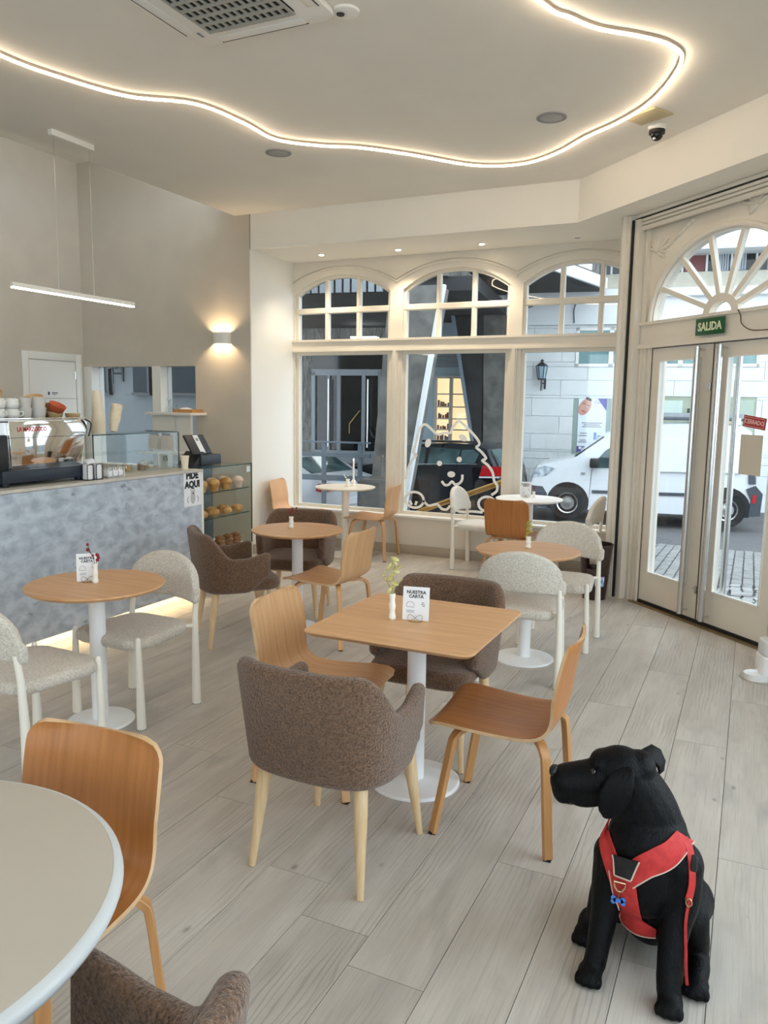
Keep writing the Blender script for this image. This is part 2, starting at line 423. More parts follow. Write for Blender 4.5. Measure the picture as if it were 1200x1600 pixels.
# ---- walls
m = MB(); m.bx(-7.65, -7.45, -2.6, 7.45, -.1, 4.5)
struct(m.build('wall_left', WALL, smooth=False), 'beige wall behind the bar')
m = MB(); m.bx(-7.6, -3.6, -2.7, -2.5, -.1, 4.5); m.bx(-.2, 1.5, -2.7, -2.5, -.1, 4.5); m.bx(-3.6, -.2, -2.7, -2.5, -.1, .5); m.bx(-3.6, -.2, -2.7, -2.5, 2.9, 4.5); m.bx(-1.95, -1.85, -2.66, -2.54, .5, 2.9)  # opening left for the added fill window
struct(m.build('wall_back', WALL, smooth=False), 'wall behind the camera')
m = MB(); m.bx(-7.449, -7.33, YP - .004, YP + .2, 0, 2.09); struct(m.build('trim_6', WHITE, smooth=False), 'jamb left of the glass behind the bar, coloured white for daylight on its reveal')  # daylight on the jamb reveal is put into the colour of this strip
m = MB()
m.bx(-7.45, -7.33, YP, YP + .2, 2.09, 4.5); m.bx(-5.762, XP - .012, YP, YP + .2, -.1, 4.5)
m.bx(-7.33, -5.762, YP, YP + .2, 2.09, 4.5); m.bx(-7.33, -5.762, YP, YP + .2, -.1, .92)
m.bx(-5.2, XP - .012, YP + .2, 8.3, -.1, 4.0)
struct(m.build('wall_partition', WALL, smooth=False), 'beige wall with a pass-through window beside the bar')
m = MB(); m.bx(XP - .012, XP, YP - .0005, 8.3, -.1, 3.305); struct(m.build('wall_bay', WHITE, smooth=False), 'white side of the window bay')
m = MB(); m.bx(-6.392, -6.269, YP, YP + .2, .92, 2.09)
struct(m.build('trim_1', WHITE, smooth=False), 'white post between the two panes behind the bar')
m = MB(); m.bx(-7.33, -6.392, YP + .12, YP + .128, .92, 2.09); m.bx(-6.269, -5.762, YP + .12, YP + .128, .92, 2.09)
struct(m.build('window_4', PANE, smooth=False), 'fixed glass behind the bar')

# ---- shop window wall
WX = [(-4.98, -3.75), (-3.59, -2.38), (-2.24, -1.06)]
ZS, ZT0, ZT1, ZB0, ZB1, ZA, ZC = .45, 2.28, 2.42, 2.72, 2.785, 2.94, 3.145
def arch(x0, x1, n=16, zs=ZA, zc=ZC):
    c = (x0 + x1) / 2; h = (x1 - x0) / 2; s = zc - zs; r = (h * h + s * s) / (2 * s)
    return [(x, zc - r + math.sqrt(max(0, r * r - (x - c) ** 2))) for x in [x0 + (x1 - x0) * i / n for i in range(n + 1)]]
wf = MB(); wf.bx(XP, -1.0, YW, YW + .22, -.1, ZS - .03)
poly = [(XP, 3.32), (XP, ZA)]
for a, b in WX: poly += arch(a, b)
poly += [(-1.0, ZA), (-1.0, 3.32)]
wf.prism(poly, YW + .02, YW + .18, 'y')
wf.bx(XP, -4.98, YW + .02, YW + .18, ZS - .03, ZA); wf.bx(-3.75, -3.59, YW + .02, YW + .18, ZS - .03, ZA)
wf.bx(-2.38, -2.24, YW + .02, YW + .18, ZS - .03, ZA); wf.bx(-1.06, -1.0, YW + .02, YW + .18, ZS - .03, ZA)
wf.bx(XP, -1.0, YW + .0, YW + .16, ZT0, ZT1)
wall_front = struct(wf.build('wall_front', CREAMP, smooth=False), 'cream timber shop front with three arched windows')
m = MB(); m.bx(XP, -1.0, YW - .06, YW + .12, ZS - .03, ZS); m.build('sill', WHITE, wall_front, bevel=.006)
for x in (-3.67, -2.31):
    m = MB(); m.bx(x - .035, x + .035, YW - .005, YW + .03, ZS, ZT0 - .001); m.bx(x - .018, x + .018, YW - .02, YW + .03, ZS, ZT0 - .001)
    m.build('mullion_moulding', CREAMP, wall_front, smooth=False)
m = MB(); m.bx(XP, -1.0, YW - .018, YW + .01, 2.395, 2.42); m.bx(XP, -1.0, YW - .012, YW + .01, 2.28, 2.30)
m.build('transom_moulding', CREAMP, wall_front, smooth=False)
# wavy raised moulding over the arches
pts = []
for a, b in WX:
    c = (a + b) / 2; h = (b - a) / 2 + .08
    for i in range(13):
        t = -1 + i / 6; pts.append((c + h * t, YW + .012, 3.215 - .185 * abs(t) ** 2.1))
m = MB(); m.tube(catmull(pts, 3), .011, 8); m.build('arch_moulding', CREAMP, wall_front)
m = MB(); m.tube(catmull([(x, y, z + .03) for x, y, z in pts], 3), .007, 8); m.build('arch_moulding', CREAMP, wall_front)
for n, (a, b) in enumerate(WX):
    f = MB(); t = .035; y0, y1 = YW + .05, YW + .12
    f.bx(a, a + t, y0, y1, ZS, ZT0); f.bx(b - t, b, y0, y1, ZS, ZT0); f.bx(a + t, b - t, y0, y1, ZS, ZS + t); f.bx(a + t, b - t, y0, y1, ZT0 - t, ZT0)
    win = struct(f.build('window_%d' % (n + 1), CREAMP, smooth=False), ('left', 'middle', 'right')[n] + ' shop window with an arched small-paned top light')
    g = MB(); g.bx(a + t - .005, b - t + .005, YW + .082, YW + .088, ZS + t - .005, ZT0 - t + .005); g.build('pane', PANE, win, smooth=False)
    w3 = (b - a) / 3; ac = arch(a, b, 48)
    def az(x): return min(ac, key=lambda p: abs(p[0] - x))[1]
    for k in (1, 2):
        x = a + w3 * k; m = MB(); m.bx(x - .024, x + .024, y0, y1, ZT1, az(x) + .01); m.build('muntin', CREAMP, win, smooth=False, bevel=.008, seg=1)
    m = MB(); m.bx(a, b, y0 - .004, y1 + .004, ZB0, ZB1); m.build('muntin', CREAMP, win, smooth=False, bevel=.008, seg=1)
    # inner rim of the arched opening
    m = MB(); rim = arch(a, b, 24)
    m.tube([(a + .012, YW + .085, ZT1)] + [(min(max(x, a + .012), b - .012), YW + .085, z - .014) for x, z in rim] + [(b - .012, YW + .085, ZT1)], .02, sec=[(1, 1.6), (-1, 1.6), (-1, -1.6), (1, -1.6)], up=(1, 0, 0))
    m.build('arch_rim', CREAMP, win, smooth=False)
    for k in range(3):
        xa, xb = a + w3 * k, a + w3 * (k + 1)
        g = MB(); g.bx(xa + .02, xb - .02, YW + .082, YW + .088, ZT1, ZB0); g.build('pane', PANE, win, smooth=False)
        g = MB(); pp = [(x, z) for x, z in ac if xa + .02 <= x <= xb - .02]
        g.prism([(pp[-1][0], ZB1 - .01), (pp[0][0], ZB1 - .01)] + [(x, z - .004) for x, z in pp], YW + .082, YW + .088, 'y'); g.build('pane', PANE, win, smooth=False)
BASEB = pm('taupe_baseboard', srgb(176, 164, 146), rough=.6)
m = MB(); m.bx(XP + .016, -1.13, YW - .016, YW - .001, 0, .105); struct(m.build('baseboard_front', BASEB, bevel=.003), 'taupe baseboard under the shop window')
m = MB(); m.bx(XP, XP + .016, YP, YW - .001, 0, .105); struct(m.build('baseboard_left', BASEB, bevel=.003), 'taupe baseboard at the window bay')
m = MB(); m.bx(-1.125, -1.0, 7.17, 8.3, -.1, 3.32)
m.bx(-1.15, -1.125, 7.24, 7.30, 0, 3.31)
struct(m.build('trim_2', CREAMP, smooth=False), 'cream post between shop window and doorway')

# ---- diagonal doorway: local frame u along the wall, v outwards, z up
s2 = math.sqrt(.5)
MD = Matrix(((s2, s2, 0, -1.0), (-s2, s2, 0, 7.22), (0, 0, 1, 0), (0, 0, 0, 1)))
def dobj(mb, name, mat, parent=None, **k):
    o = mb.build(name, mat, parent, **k)
    if parent is None: o.matrix_world = MD
    return o
UC, FA, FB = .975, .76, .60
def ell(a, b, n, a0=180, a1=0): return [(UC + a * math.cos(R(a0 + (a1 - a0) * i / n)), 2.41 + b * math.sin(R(a0 + (a1 - a0) * i / n))) for i in range(n + 1)]
m = MB()
m.bx(-.04, .262, 0, .16, -.1, 2.41); m.bx(1.69, 2.0, 0, .16, -.1, 2.41); m.bx(.262, 1.69, 0, .16, 2.19, 2.41)
m.bx(-.04, .15, 0, .16, 2.41, 3.32); m.bx(1.80, 2.0, 0, .16, 2.41, 3.32)
m.prism([(.15, 3.32), (.15, 2.41)] + ell(FA, FB, 32) + [(1.80, 2.41), (1.80, 3.32)], .03, .12, 'y')
m.bx(2.0, 3.4, 0, .2, -.1, 3.32)
wd = struct(dobj(m, 'wall_door', CREAMP, smooth=False), 'cream diagonal door surround with a fanlight')
m = MB()
for u in (.13,): m.bx(u - .012, u + .012, -.012, .01, 0, 3.2)
for u in (.19, .235): m.bx(u - .012, u + .012, -.012, .01, 0, 2.2)
m.build('post_moulding', CREAMP, wd, smooth=False)
m = MB(); m.bx(.0, 1.95, -.022, .01, 2.385, 2.41); m.bx(.0, 1.95, -.03, .01, 2.19, 2.225); m.build('transom_moulding', CREAMP, wd, smooth=False)
m = MB(); m.bx(.016, .034, -.088, .0, 0, 3.26); m.build('shadow_gap', BLACKP, wd, smooth=False)
m = MB(); m.bx(-.10, .015, -.10, .0, 0, 3.30); m.bx(-.085, -.06, -.108, -.1, 0, 3.3); m.bx(-.03, .0, -.108, -.1, 0, 3.3); m.build('shutter_guide', CREAMP, wd, smooth=False)
m = MB(); m.bx(.035, .10, -.07, .0, 0, 3.26); m.build('guide_post', CREAMP, wd, smooth=False)
m = MB(); m.tube([(u, .02, z) for u, z in ell(FA + .03, FB + .03, 32)], .022, 8, up=(0, 1, 0)); m.build('fanlight_moulding', CREAMP, wd)
m = MB(); m.prism(ell(FA - .002, FB - .002, 32), .07, .076, 'y'); m.build('pane', PANE, wd, smooth=False)
for k in range(1, 7):
    a = R(180 * k / 7); p0 = (UC + .14 * math.cos(a), .06, 2.41 + .11 * math.sin(a)); p1 = (UC + (FA + .01) * math.cos(a), .06, 2.41 + (FB + .01) * math.sin(a))
    m = MB(); m.tube([p0, p1], .02, sec=[(1, 1), (-1, 1), (-1, -1), (1, -1)], up=(0, 1, 0)); m.build('spoke', CREAMP, wd, smooth=False)
m = MB(); oo = ell(.18, .145, 16); ii = ell(.115, .085, 16)
m.prism(oo + ii[::-1], .03, .10, 'y'); m.build('fan_hub', CREAMP, wd, smooth=False)
# carved leaf ornament in the spandrels
for cu, cz, flip in ((.20, 2.98, 1), (1.75, 2.98, -1), (1.32, 3.13, -1)):
    m = MB()
    for k in range(9):
        a = R(-35 + 24 * k); ln = .10 if k not in (2, 3) else .17
        c = (cu + flip * (.035 + ln * .5 * math.cos(a)) , .026, cz + ln * .5 * math.sin(a))
        Mx = Matrix.Translation(c) @ Matrix.Rotation(-flip * a if flip > 0 else PI + a, 4, 'Y')
        m.ball((0, 0, 0), 1, 8, 6, ln * .55, .030, .016, M=Mx)
    for k in range(7):
        Mx = Matrix.Translation((cu + flip * (.16 + .045 * k), .026, cz + .035 + .022 * k)) @ Matrix.Rotation(-flip * R(40), 4, 'Y')
        m.ball((0, 0, 0), 1, 8, 6, .045 - .003 * k, .026, .014, M=Mx)
    if cu < 1.5: m.build('carved_leaf', CREAMP, wd)
# door leaves
def leaf(n, u0, u1, g0, g1, hu, lab):
    m = MB(); v0, v1, zt = .008, .06, 2.18
    m.bx(u0, g0, v0, v1, .035, zt); m.bx(g1, u1, v0, v1, .035, zt); m.bx(g0, g1, v0, v1, .035, .285); m.bx(g0, g1, v0, v1, 2.085, zt)
    d = struct(dobj(m, 'door_%d' % n, CREAMP, smooth=False), lab)
    m = MB(); m.bx(g0 - .005, g1 + .005, .032, .038, .28, 2.09); m.build('pane', PANE, d, smooth=False)
    m = MB(); t = .012
    m.bx(g0, g0 + t, .0, .008, .285, 2.085); m.bx(g1 - t, g1, .0, .008, .285, 2.085); m.bx(g0, g1, .0, .008, .285, .285 + t); m.bx(g0, g1, .0, .008, 2.085 - t, 2.085)
    m.build('glazing_bead', WHITE, d, smooth=False)
    for v, e in ((-.062, 1), (.13, -1)):
        m = MB(); m.tube([(hu, v, .06), (hu, v, 2.165)], .023, 16); h = m.build('handle_bar', STEEL, d)
        for z in (.09, 2.14):
            m = MB(); m.cyl((hu, v, z), (hu, .01 if e > 0 else .06, z), .010); m.build('handle_bracket', CHROME, h)
    return d
d1 = leaf(1, .265, .972, .36, .842, .868, 'left glazed leaf of the cream entrance door with a full-height chrome bar')
d2 = leaf(2, .978, 1.688, 1.118, 1.59, 1.105, 'right glazed leaf of the cream entrance door with the red closed sign')
for dd, u, z in ((d1, .955, 1.86), (d1, .955, .27)):
    m = MB(); m.bx(u - .012, u + .012, .0, .008, z - .03, z + .03); m.bx(u - .018, u + .006, -.012, .002, z + .012, z + .018); m.build('door_latch', STEEL, dd, smooth=False)
m = MB(); m.bx(.2625, .2655, .0, .012, .03, 2.185); m.bx(1.6875, 1.6905, .0, .012, .03, 2.185); m.bx(.2625, 1.69, .0, .012, 2.182, 2.188); m.bx(.9725, .9775, .0, .05, .03, 2.185); m.build('leaf_gap', GAP, wd, smooth=False)
m = MB(); m.bx(.26, 1.70, .0, .14, 0.0, .03); o = dobj(m, 'trim_3', BLACKP, smooth=False); struct(o, 'dark door threshold')
m = MB(); m.bx(.20, 1.75, -.05, .0, 0.0, .008); o = dobj(m, 'trim_4', pm('threshold_brass', srgb(150, 128, 92), rough=.4, metal=.6), smooth=False); struct(o, 'metal threshold strip in front of the door')
# roller shutter head
m = MB(); m.bx(-.03, 1.98, -.06, -.002, 3.275, 3.302); sh = struct(dobj(m, 'trim_5', CREAMP, smooth=False), 'cream roller shutter head above the fanlight')
m = MB(); m.bx(-.03, 1.98, -.052, -.004, 3.262, 3.274); m.build('shadow_line', BLACKP, sh, smooth=False)
for k in range(2):
    m = MB(); m.bx(-.03, 1.98, -.062 + .008 * k, -.002, 3.236 - .028 * k, 3.260 - .028 * k); m.build('slat', CREAMP, sh, bevel=.006)
m = MB(); m.tube([(-.03, -.035, 3.185), (1.98, -.035, 3.185)], .021, 10); m.build('bottom_bar', CREAMP, sh)

# signs at the door
sg = thing('exit_sign', 'green exit sign reading SALIDA over the glass doors', 'sign'); sg.matrix_world = MD @ Matrix.Translation((.953, -.03, 2.31))
m = MB(); m.bx(-.15, .15, -.006, 0, -.062, .062); m.build('panel', pm('exit_green', srgb(12, 84, 42), rough=.4), sg, bevel=.002)
text('lettering', 'SALIDA', .085, pm('sign_cream', srgb(226, 232, 196), rough=.6), sg, (0, -.0068, -.002), (R(90), 0, 0), off=.0028, sx=.88)
sg = thing('closed_sign', 'tilted red sign reading CERRADO on the door glass', 'sign'); sg.matrix_world = MD @ Matrix.Translation((1.40, .026, 1.600)) @ Matrix.Rotation(R(7), 4, 'Y')
RED = pm('sign_red', srgb(176, 30, 38), rough=.5); PINKW = pm('sign_pink_white', srgb(240, 205, 200), rough=.6)
m = MB(); m.bx(-.105, .105, -.004, 0, -.042, .042); m.build('panel', RED, sg, bevel=.001)
m = MB()
for a in (-1, 1):
    m.bx(-.092, .092, -.005, -.004, a * .031 - .0015, a * .031 + .0015); m.bx(a * .092 - .0015, a * .092 + .0015, -.005, -.004, -.031, .031)
m.build('border', PINKW, sg, smooth=False)
text('lettering', 'CERRADO', .046, PINKW, sg, (0, -.0048, -.001), (R(90), 0, 0), off=.0008, sx=.84)
m = MB(); m.bx(-.103, .103, -.0008, 0, -.145, .145); o = m.build('paper_notice', pm('beige_paper', srgb(214, 204, 186), rough=.8), smooth=False)
o.matrix_world = MD @ Matrix.Translation((1.385, .0255, 1.365)); tag(o, 'blank beige paper sheet taped to the glass below the red sign', 'notice')
m = MB(); m.tube(catmull([(1.22, -.032, 2.405), (1.25, -.032, 2.36), (1.27, -.034, 2.30), (1.36, -.034, 2.25), (1.5, -.034, 2.24), (1.66, -.03, 2.235)], 5), .004, 6)
o = m.build('loose_cable', pm('brown_cable', srgb(92, 74, 56), rough=.6)); o.matrix_world = MD; tag(o, 'thin brown cable hanging from the beam right of the exit sign', 'cable')

# ---- side wall with big windows (right of the frame)
m = MB()
ys = [(-1.4, 1.5), (1.9, 4.35)]
m.bx(1.3, 1.5, -2.6, -1.4, -.1, 4.0); m.bx(1.3, 1.5, 1.5, 1.9, -.1, 4.0); m.bx(1.3, 1.5, 4.35, 5.0, -.1, 4.0)
for a, b in ys: m.bx(1.3, 1.5, a, b, -.1, .3); m.bx(1.3, 1.5, a, b, 3.25, 4.0)
struct(m.build('wall_right', WALL, smooth=False), 'side wall with two shop windows')
for n, (a, b) in enumerate(ys):
    m = MB(); t = .06
    m.bx(1.36, 1.44, a, a + t, .3, 3.25); m.bx(1.36, 1.44, b - t, b, .3, 3.25); m.bx(1.36, 1.44, a, b, .3, .36); m.bx(1.36, 1.44, a, b, 3.19, 3.25); m.bx(1.36, 1.44, a, b, 2.3, 2.4)
    wn_ = struct(m.build('window_%d' % (5 + n), CREAMP, smooth=False), 'side shop window')
    m = MB(); m.bx(1.397, 1.403, a + t, b - t, .36, 3.19); m.build('pane', SIDEPANE, wn_, smooth=False)

m = MB(); m.bx(-3.6, -.2, -2.603, -2.597, .5, 2.9); struct(m.build('window_7', SIDEPANE, smooth=False), 'window added in the unseen wall behind the camera for fill daylight')  # unseen window, added so sky light fills the room from behind
# ---- door on the wall behind the bar
m = MB(); x = -7.45
m.bx(x, x + .02, 6.336, 6.42, 0, 2.23); m.bx(x, x + .02, 7.11, 7.20, 0, 2.23); m.bx(x, x + .02, 6.42, 7.11, 2.143, 2.23)
d3 = struct(m.build('door_3', WHITE, bevel=.004), 'white door in the wall behind the coffee machine')
m = MB(); m.bx(x + .001, x + .012, 6.428, 7.10, 0, 2.135); m.build('door_panel', WHITE, d3, smooth=False)
m = MB(); m.bx(x + .0125, x + .0145, 6.43, 7.10, 1.70, 1.705); m.build('panel_groove', GREYINK, d3, smooth=False)
m = MB(); m.bx(x + .012, x + .02, 7.085, 7.10, 1.93, 2.02); m.build('hinge', STEEL, d3, smooth=False)
m = MB(); m.bx(x + .012, x + .016, 6.665, 6.835, 1.735, 1.785); s_ = m.build('door_sign', PAPER, d3, smooth=False)
m = MB(); m.bx(x + .016, x + .017, 6.675, 6.70, 1.742, 1.778); m.bx(x + .016, x + .017, 6.73, 6.82, 1.762, 1.772); m.bx(x + .016, x + .017, 6.74, 6.80, 1.746, 1.754); m.build('print', NAVYP, s_, smooth=False)
# ================================================================== FURNITURE
# ---- moulded plywood chair (faces +Y, origin on the floor under the seat)
def shell_grid():
    prof = catmull([(.265, .438, 0), (.245, .452, 0), (.20, .458, 0), (.08, .448, 0), (-.06, .440, 0), (-.15, .446, 0), (-.205, .478, 0), (-.230, .53, 0), (-.241, .60, 0), (-.254, .68, 0), (-.270, .76, 0), (-.284, .815, 0)], 4)
    L = [0]
    for a, b in zip(prof, prof[1:]): L.append(L[-1] + (b - a).length)
    T = L[-1]; nu = 17; top = []
    for p, l in zip(prof, L):
        y, z = p.x, p.y
        t = l / T
        hw = .230 + .008 * math.cos(t * 2 * PI) - .006 * math.exp(-((t - .62) / .13) ** 2) - .020 * max(0, (t - .55) / .45)
        for d, r in ((l, .05), (T - l, .055)):
            if d < r: hw -= r - math.sqrt(max(0, r * r - (r - d) ** 2))
        row = []
        for i in range(nu):
            u = -1 + 2 * i / (nu - 1); u = math.sin(u * PI / 2) * .35 + u * .65
            x = hw * u
            back = min(1, max(0, (t - .5) / .25))
            row.append(Vector((x, y + back * .024 * u * u, z + (1 - back) * .012 * u * u)))
        top.append(row)
    return top
def thicken(mb, g, th, mi_face=0, mi_rim=1):
    m, n = len(g), len(g[0]); N = []
    for i in range(m):
        row = []
        for j in range(n):
            a = g[min(i + 1, m - 1)][j] - g[max(i - 1, 0)][j]; b = g[i][min(j + 1, n - 1)] - g[i][max(j - 1, 0)]
            c = b.cross(a); row.append(c.normalized() if c.length > 1e-12 else Vector((0, 0, 1)))
        N.append(row)
    A = [tuple(g[i][j]) for i in range(m) for j in range(n)]; B = [tuple(g[i][j] + N[i][j] * th) for i in range(m) for j in range(n)]
    o = m * n; fs = []; rim = []
    for i in range(m - 1):
        for j in range(n - 1):
            a = i * n + j; fs.append((a, a + 1, a + n + 1, a + n)); fs.append((o + a, o + a + n, o + a + n + 1, o + a + 1))
    bd = [(i, 0) for i in range(m)] + [(m - 1, j) for j in range(1, n)] + [(i, n - 1) for i in range(m - 2, -1, -1)] + [(0, j) for j in range(n - 2, 0, -1)]
    for (i, j), (k, l) in zip(bd, bd[1:] + bd[:1]): rim.append((i * n + j, k * n + l, o + k * n + l, o + i * n + j))
    k0 = len(mb.f); mb.add(A + B, fs + rim, mi_face)
    for q in range(k0 + len(fs), len(mb.f)): mb.mi[q] = mi_rim
_g = shell_grid()
def ply_chair(mat, legmat, label, loc, rz, group='moulded wooden chairs'):
    t = thing('plywood_chair', label, 'chair', loc, rz, group)
    m = MB(); thicken(m, _g, -.013 if False else .013); m.build('seat_shell', [mat, PLYEDGE], t, angle=50)
    for sx in (-1, 1):
        for fy in (1, -1):
            y0 = .055 * fy - .02; yf = .225 if fy > 0 else -.235
            pts = catmull([(sx * .03, y0, .428), (sx * .10, y0 + .055 * fy, .427), (sx * .165, y0 + .10 * fy, .424), (sx * .196, y0 + .122 * fy, .400), (sx * .206, y0 + .132 * fy, .36), (sx * .220, (y0 + .132 * fy + yf) / 2, .18), (sx * .236, yf, .004)], 4)
            m = MB(); m.tube(pts, 1, sec=[(.0105, .018), (-.0105, .018), (-.0105, -.018), (.0105, -.018)], up=(0, 0, 1))
            lg = m.build('leg', legmat, t, bevel=.002, seg=1)
            m = MB(); m.bx(sx * .236 - .014, sx * .236 + .014, yf - .014, yf + .014, 0, .006); m.build('foot_pad', RUBBER, lg, smooth=False)
    m = MB(); m.bx(-.05, .05, -.12, .10, .418, .434); m.build('mount_plate', legmat, t, bevel=.004)
    return t
cA3 = ply_chair(WALN, OAK, 'wooden chair at the right side of the square table, nearest the dog', (-.83, 2.99, 0), R(92))
cA2 = ply_chair(OAKL, OAKL, 'wooden chair at the left side of the square table', (-1.70, 3.03, 0), R(-88))
dup(cA2, (-2.70, 4.87, 0), R(88), 'wooden chair seen from behind at the round table in the middle of the room')
dup(cA2, (-4.66, 7.66, 0), R(-82), 'wooden chair in the window corner, left of the candle table')
dup(cA2, (-3.76, 7.76, 0), R(95), 'wooden chair right of the candle table by the shop window')
dup(cA3, (-2.04, 7.39, 0), R(-4), 'wooden chair with its back to the room at the white window table')
dup(cA3, (-1.53, 1.235, 0), R(185), 'wooden chair behind the big cream table in the foreground')

# ---- brown boucle armchair (faces +Y)
def armchair():
    t = thing('boucle_armchair', 'x', 'armchair', group='brown boucle armchairs')
    half = [(.250, .150), (.262, .05), (.264, -.05), (.256, -.135), (.226, -.200), (.165, -.238), (.085, -.252), (0, -.255)]
    path = [(p.x, p.y) for p in catmull([(-x, y, 0) for x, y in half] + [(x, y, 0) for x, y in reversed(half[:-1])], 4)]
    def sm(a, b, x): q = min(1, max(0, (x - a) / (b - a))); return q * q * (3 - 2 * q)
    zt = lambda s: .805 - .175 * sm(.36, .66, abs(s)) + .028 * sm(.78, 1.0, abs(s))
    m = MB(); wallshell(m, path, lambda s: .385 + .085 * sm(.80, 1.0, abs(s)), zt, lambda s: .062 - .006 * abs(s), lambda s: .07 * (1 - sm(.45, .9, abs(s))) + .05, k=4, nz=6)
    m.build('back_and_arms', BROWN, t, angle=80)
    m = MB(); pad(m, rpoly(.50, .53, .09, 5, 0, .005), .385, .475, .035, .012); m.build('seat_cushion', BROWN, t, angle=80)
    m = MB(); m.prism(rpoly(.36, .38, .05, 4, 0, .03), .372, .392); m.build('seat_frame', ASH, t)
    for sx in (-1, 1):
        for sy in (-1, 1):
            foot = (sx * (.238 if sy > 0 else .226), .243 if sy > 0 else -.245, 0)
            m = MB(); m.tube([(sx * .195, .19 * sy, .41), tuple(Vector((sx * .195, .19 * sy, .41)).lerp(Vector(foot), .3)), foot], [.027, .025, .013], 14)
            lg = m.build('leg', ASH, t)
            m = MB(); m.lathe([(.0125, 0), (.0125, .006)], 10, foot); m.build('foot_pad', RUBBER, lg)
    return t
cB1 = armchair(); cB1.location = (-1.335, 2.485, 0); cB1.rotation_euler = (0, 0, R(-1)); cB1['label'] = 'brown boucle armchair seen from behind in front of the square table'
dup(cB1, (-1.36, 3.52, 0), R(181), 'brown boucle armchair on the far side of the square table')
dup(cB1, (-3.30, 4.575, 0), R(-41), 'brown boucle armchair beside the bar at the middle round table')
dup(cB1, (-3.31, 5.40, 0), R(196), 'brown boucle armchair behind the middle round table')
dup(cB1, (-.97, .726, 0), R(82), 'brown boucle armchair cut off at the bottom left, at the cream table')

# ---- upholstered chair with pale round legs (faces +Y)
def arch_chair(mat, legmat, label):
    t = thing('arched_chair', label, 'chair', group='upholstered chairs with arched backs')
    path = [(.245 * u, -.215 - .045 * (1 - abs(u) ** 2.2)) for u in [-1 + i / 12 for i in range(25)]]
    zt = lambda s: .672 + .175 * math.sqrt(max(0, 1 - abs(s) ** 2.0))
    m = MB(); wallshell(m, path, lambda s: .578 + .012 * (1 - s * s), zt, lambda s: .048, lambda s: .10, k=4, nz=4); m.build('backrest', mat, t, angle=80)
    pl = [(x * (1.0 - .10 * (y < 0) ), y) for x, y in rpoly(.50, .47, .11, 6, 0, .005)]
    m = MB(); pad(m, pl, .415, .478, .028, .014); m.build('seat', mat, t, angle=80)
    for sx in (-1, 1):
        m = MB(); m.tube([(sx * .235, .205, 0), (sx * .232, .205, .25), (sx * .226, .203, .47), (sx * .225, .203, .484), (sx * .225, .203, .49)], [.0245, .0195, .0145, .012, .006], 14); lg = m.build('leg', legmat, t)
        m = MB(); m.lathe([(.0245, 0), (.0248, .005)], 12, (sx * .235, .205, -.0005)); m.build('foot_pad', RUBBER, lg)
        m = MB(); m.tube([(sx * .243, -.215, 0), (sx * .240, -.218, .3), (sx * .236, -.224, .5), (sx * .232, -.238, .62)], [.0255, .0205, .0160, .0145], 14); lg = m.build('leg', legmat, t)
        m = MB(); m.lathe([(.0255, 0), (.0258, .005)], 12, (sx * .243, -.215, -.0005)); m.build('foot_pad', RUBBER, lg)
        m = MB(); m.cyl((sx * .236, -.22, .452), (sx * .19, -.17, .452), .011); m.build('seat_pin', legmat, t)
    return t
cC2 = arch_chair(BEIGE, OFFW, 'beige tweed chair on the bar side of the small round oak table'); cC2.location = (-3.0, 3.21, 0); cC2.rotation_euler = (0, 0, R(178))
dup(cC2, (-2.975, 2.495, 0), R(-3), 'beige tweed chair cut by the left edge of the picture')
dup(cC2, (-1.235, 4.745, 0), R(9), 'beige tweed chair seen from behind, nearest at the round table by the door')
dup(cC2, (-1.185, 5.56, 0), R(181), 'beige tweed chair on the far side of the round table by the door')
cC5 = arch_chair(PALEF, OFFW, 'pale fabric chair left of the white window table'); cC5.location = (-2.515, 7.79, 0); cC5.rotation_euler = (0, 0, R(-90))
dup(cC5, (-1.545, 7.68, 0), R(86), 'pale fabric chair right of the white window table, next to the bin')

# ---- pedestal tables
def table(label, loc, top, topmat, base_r=.205, h=.75, pr=.042, th=.022, polemat=WHITEM, edge=None):
    t = thing('pedestal_table', label, 'table', loc, 0, 'pedestal tables')
    m = MB()
    if isinstance(top, tuple):
        q = rpoly(top[0], top[1], .045, 5)
        n = len(q); rg = [[(x * k, y * k, z) for x, y in q] for k, z in ((.955, h - th), (.99, h - th * .45), (1, h - th * .3), (1, h - .003), (.994, h))]
        m.rings(rg)
    else:
        m.lathe([(top * .95, h - th), (top * .985, h - th * .55), (top, h - th * .35), (top, h - .004), (top - .004, h)], 72)
    m.build('tabletop', topmat, t, angle=30)
    m = MB(); m.lathe([(pr, .012), (pr, h - th)], 28); m.build('pole', polemat, t)
    m = MB(); m.lathe([(base_r, 0), (base_r, .006), (base_r - .008, .012), (pr + .03, .017), (pr + .001, .019)], 48); m.build('base', polemat, t, angle=25)
    m = MB(); m.lathe([(.12, h - th - .008), (.12, h - th)], 24); m.build('mount_plate', polemat, t)
    return t
T2 = table('square oak table with white pole in the centre of the room', (-1.285, 3.125, 0), (.755, .755), TOPOAK)
T1 = table('small round oak table between two beige chairs beside the bar front', (-3.045, 2.988, 0), .35, TOPOAK, .175)
T3 = table('round oak table in the middle of the room among brown armchairs', (-3.06, 5.02, 0), .345, TOPOAK, .145)
T4 = table('round oak table near the entrance door', (-1.30, 5.06, 0), .345, TOPOAK, .20)
T5 = table('pale round table with the candle at the shop window', (-4.07, 7.70, 0), .335, PALET, .20, .775, polemat=OFFW)
T6 = table('white round table at the right shop window', (-1.985, 7.70, 0), .335, WHITEM, .17, .775)
t = thing('foreground_table', 'large round cream table with thick rounded rim in the left foreground', 'table', (-1.505, .785, 0))
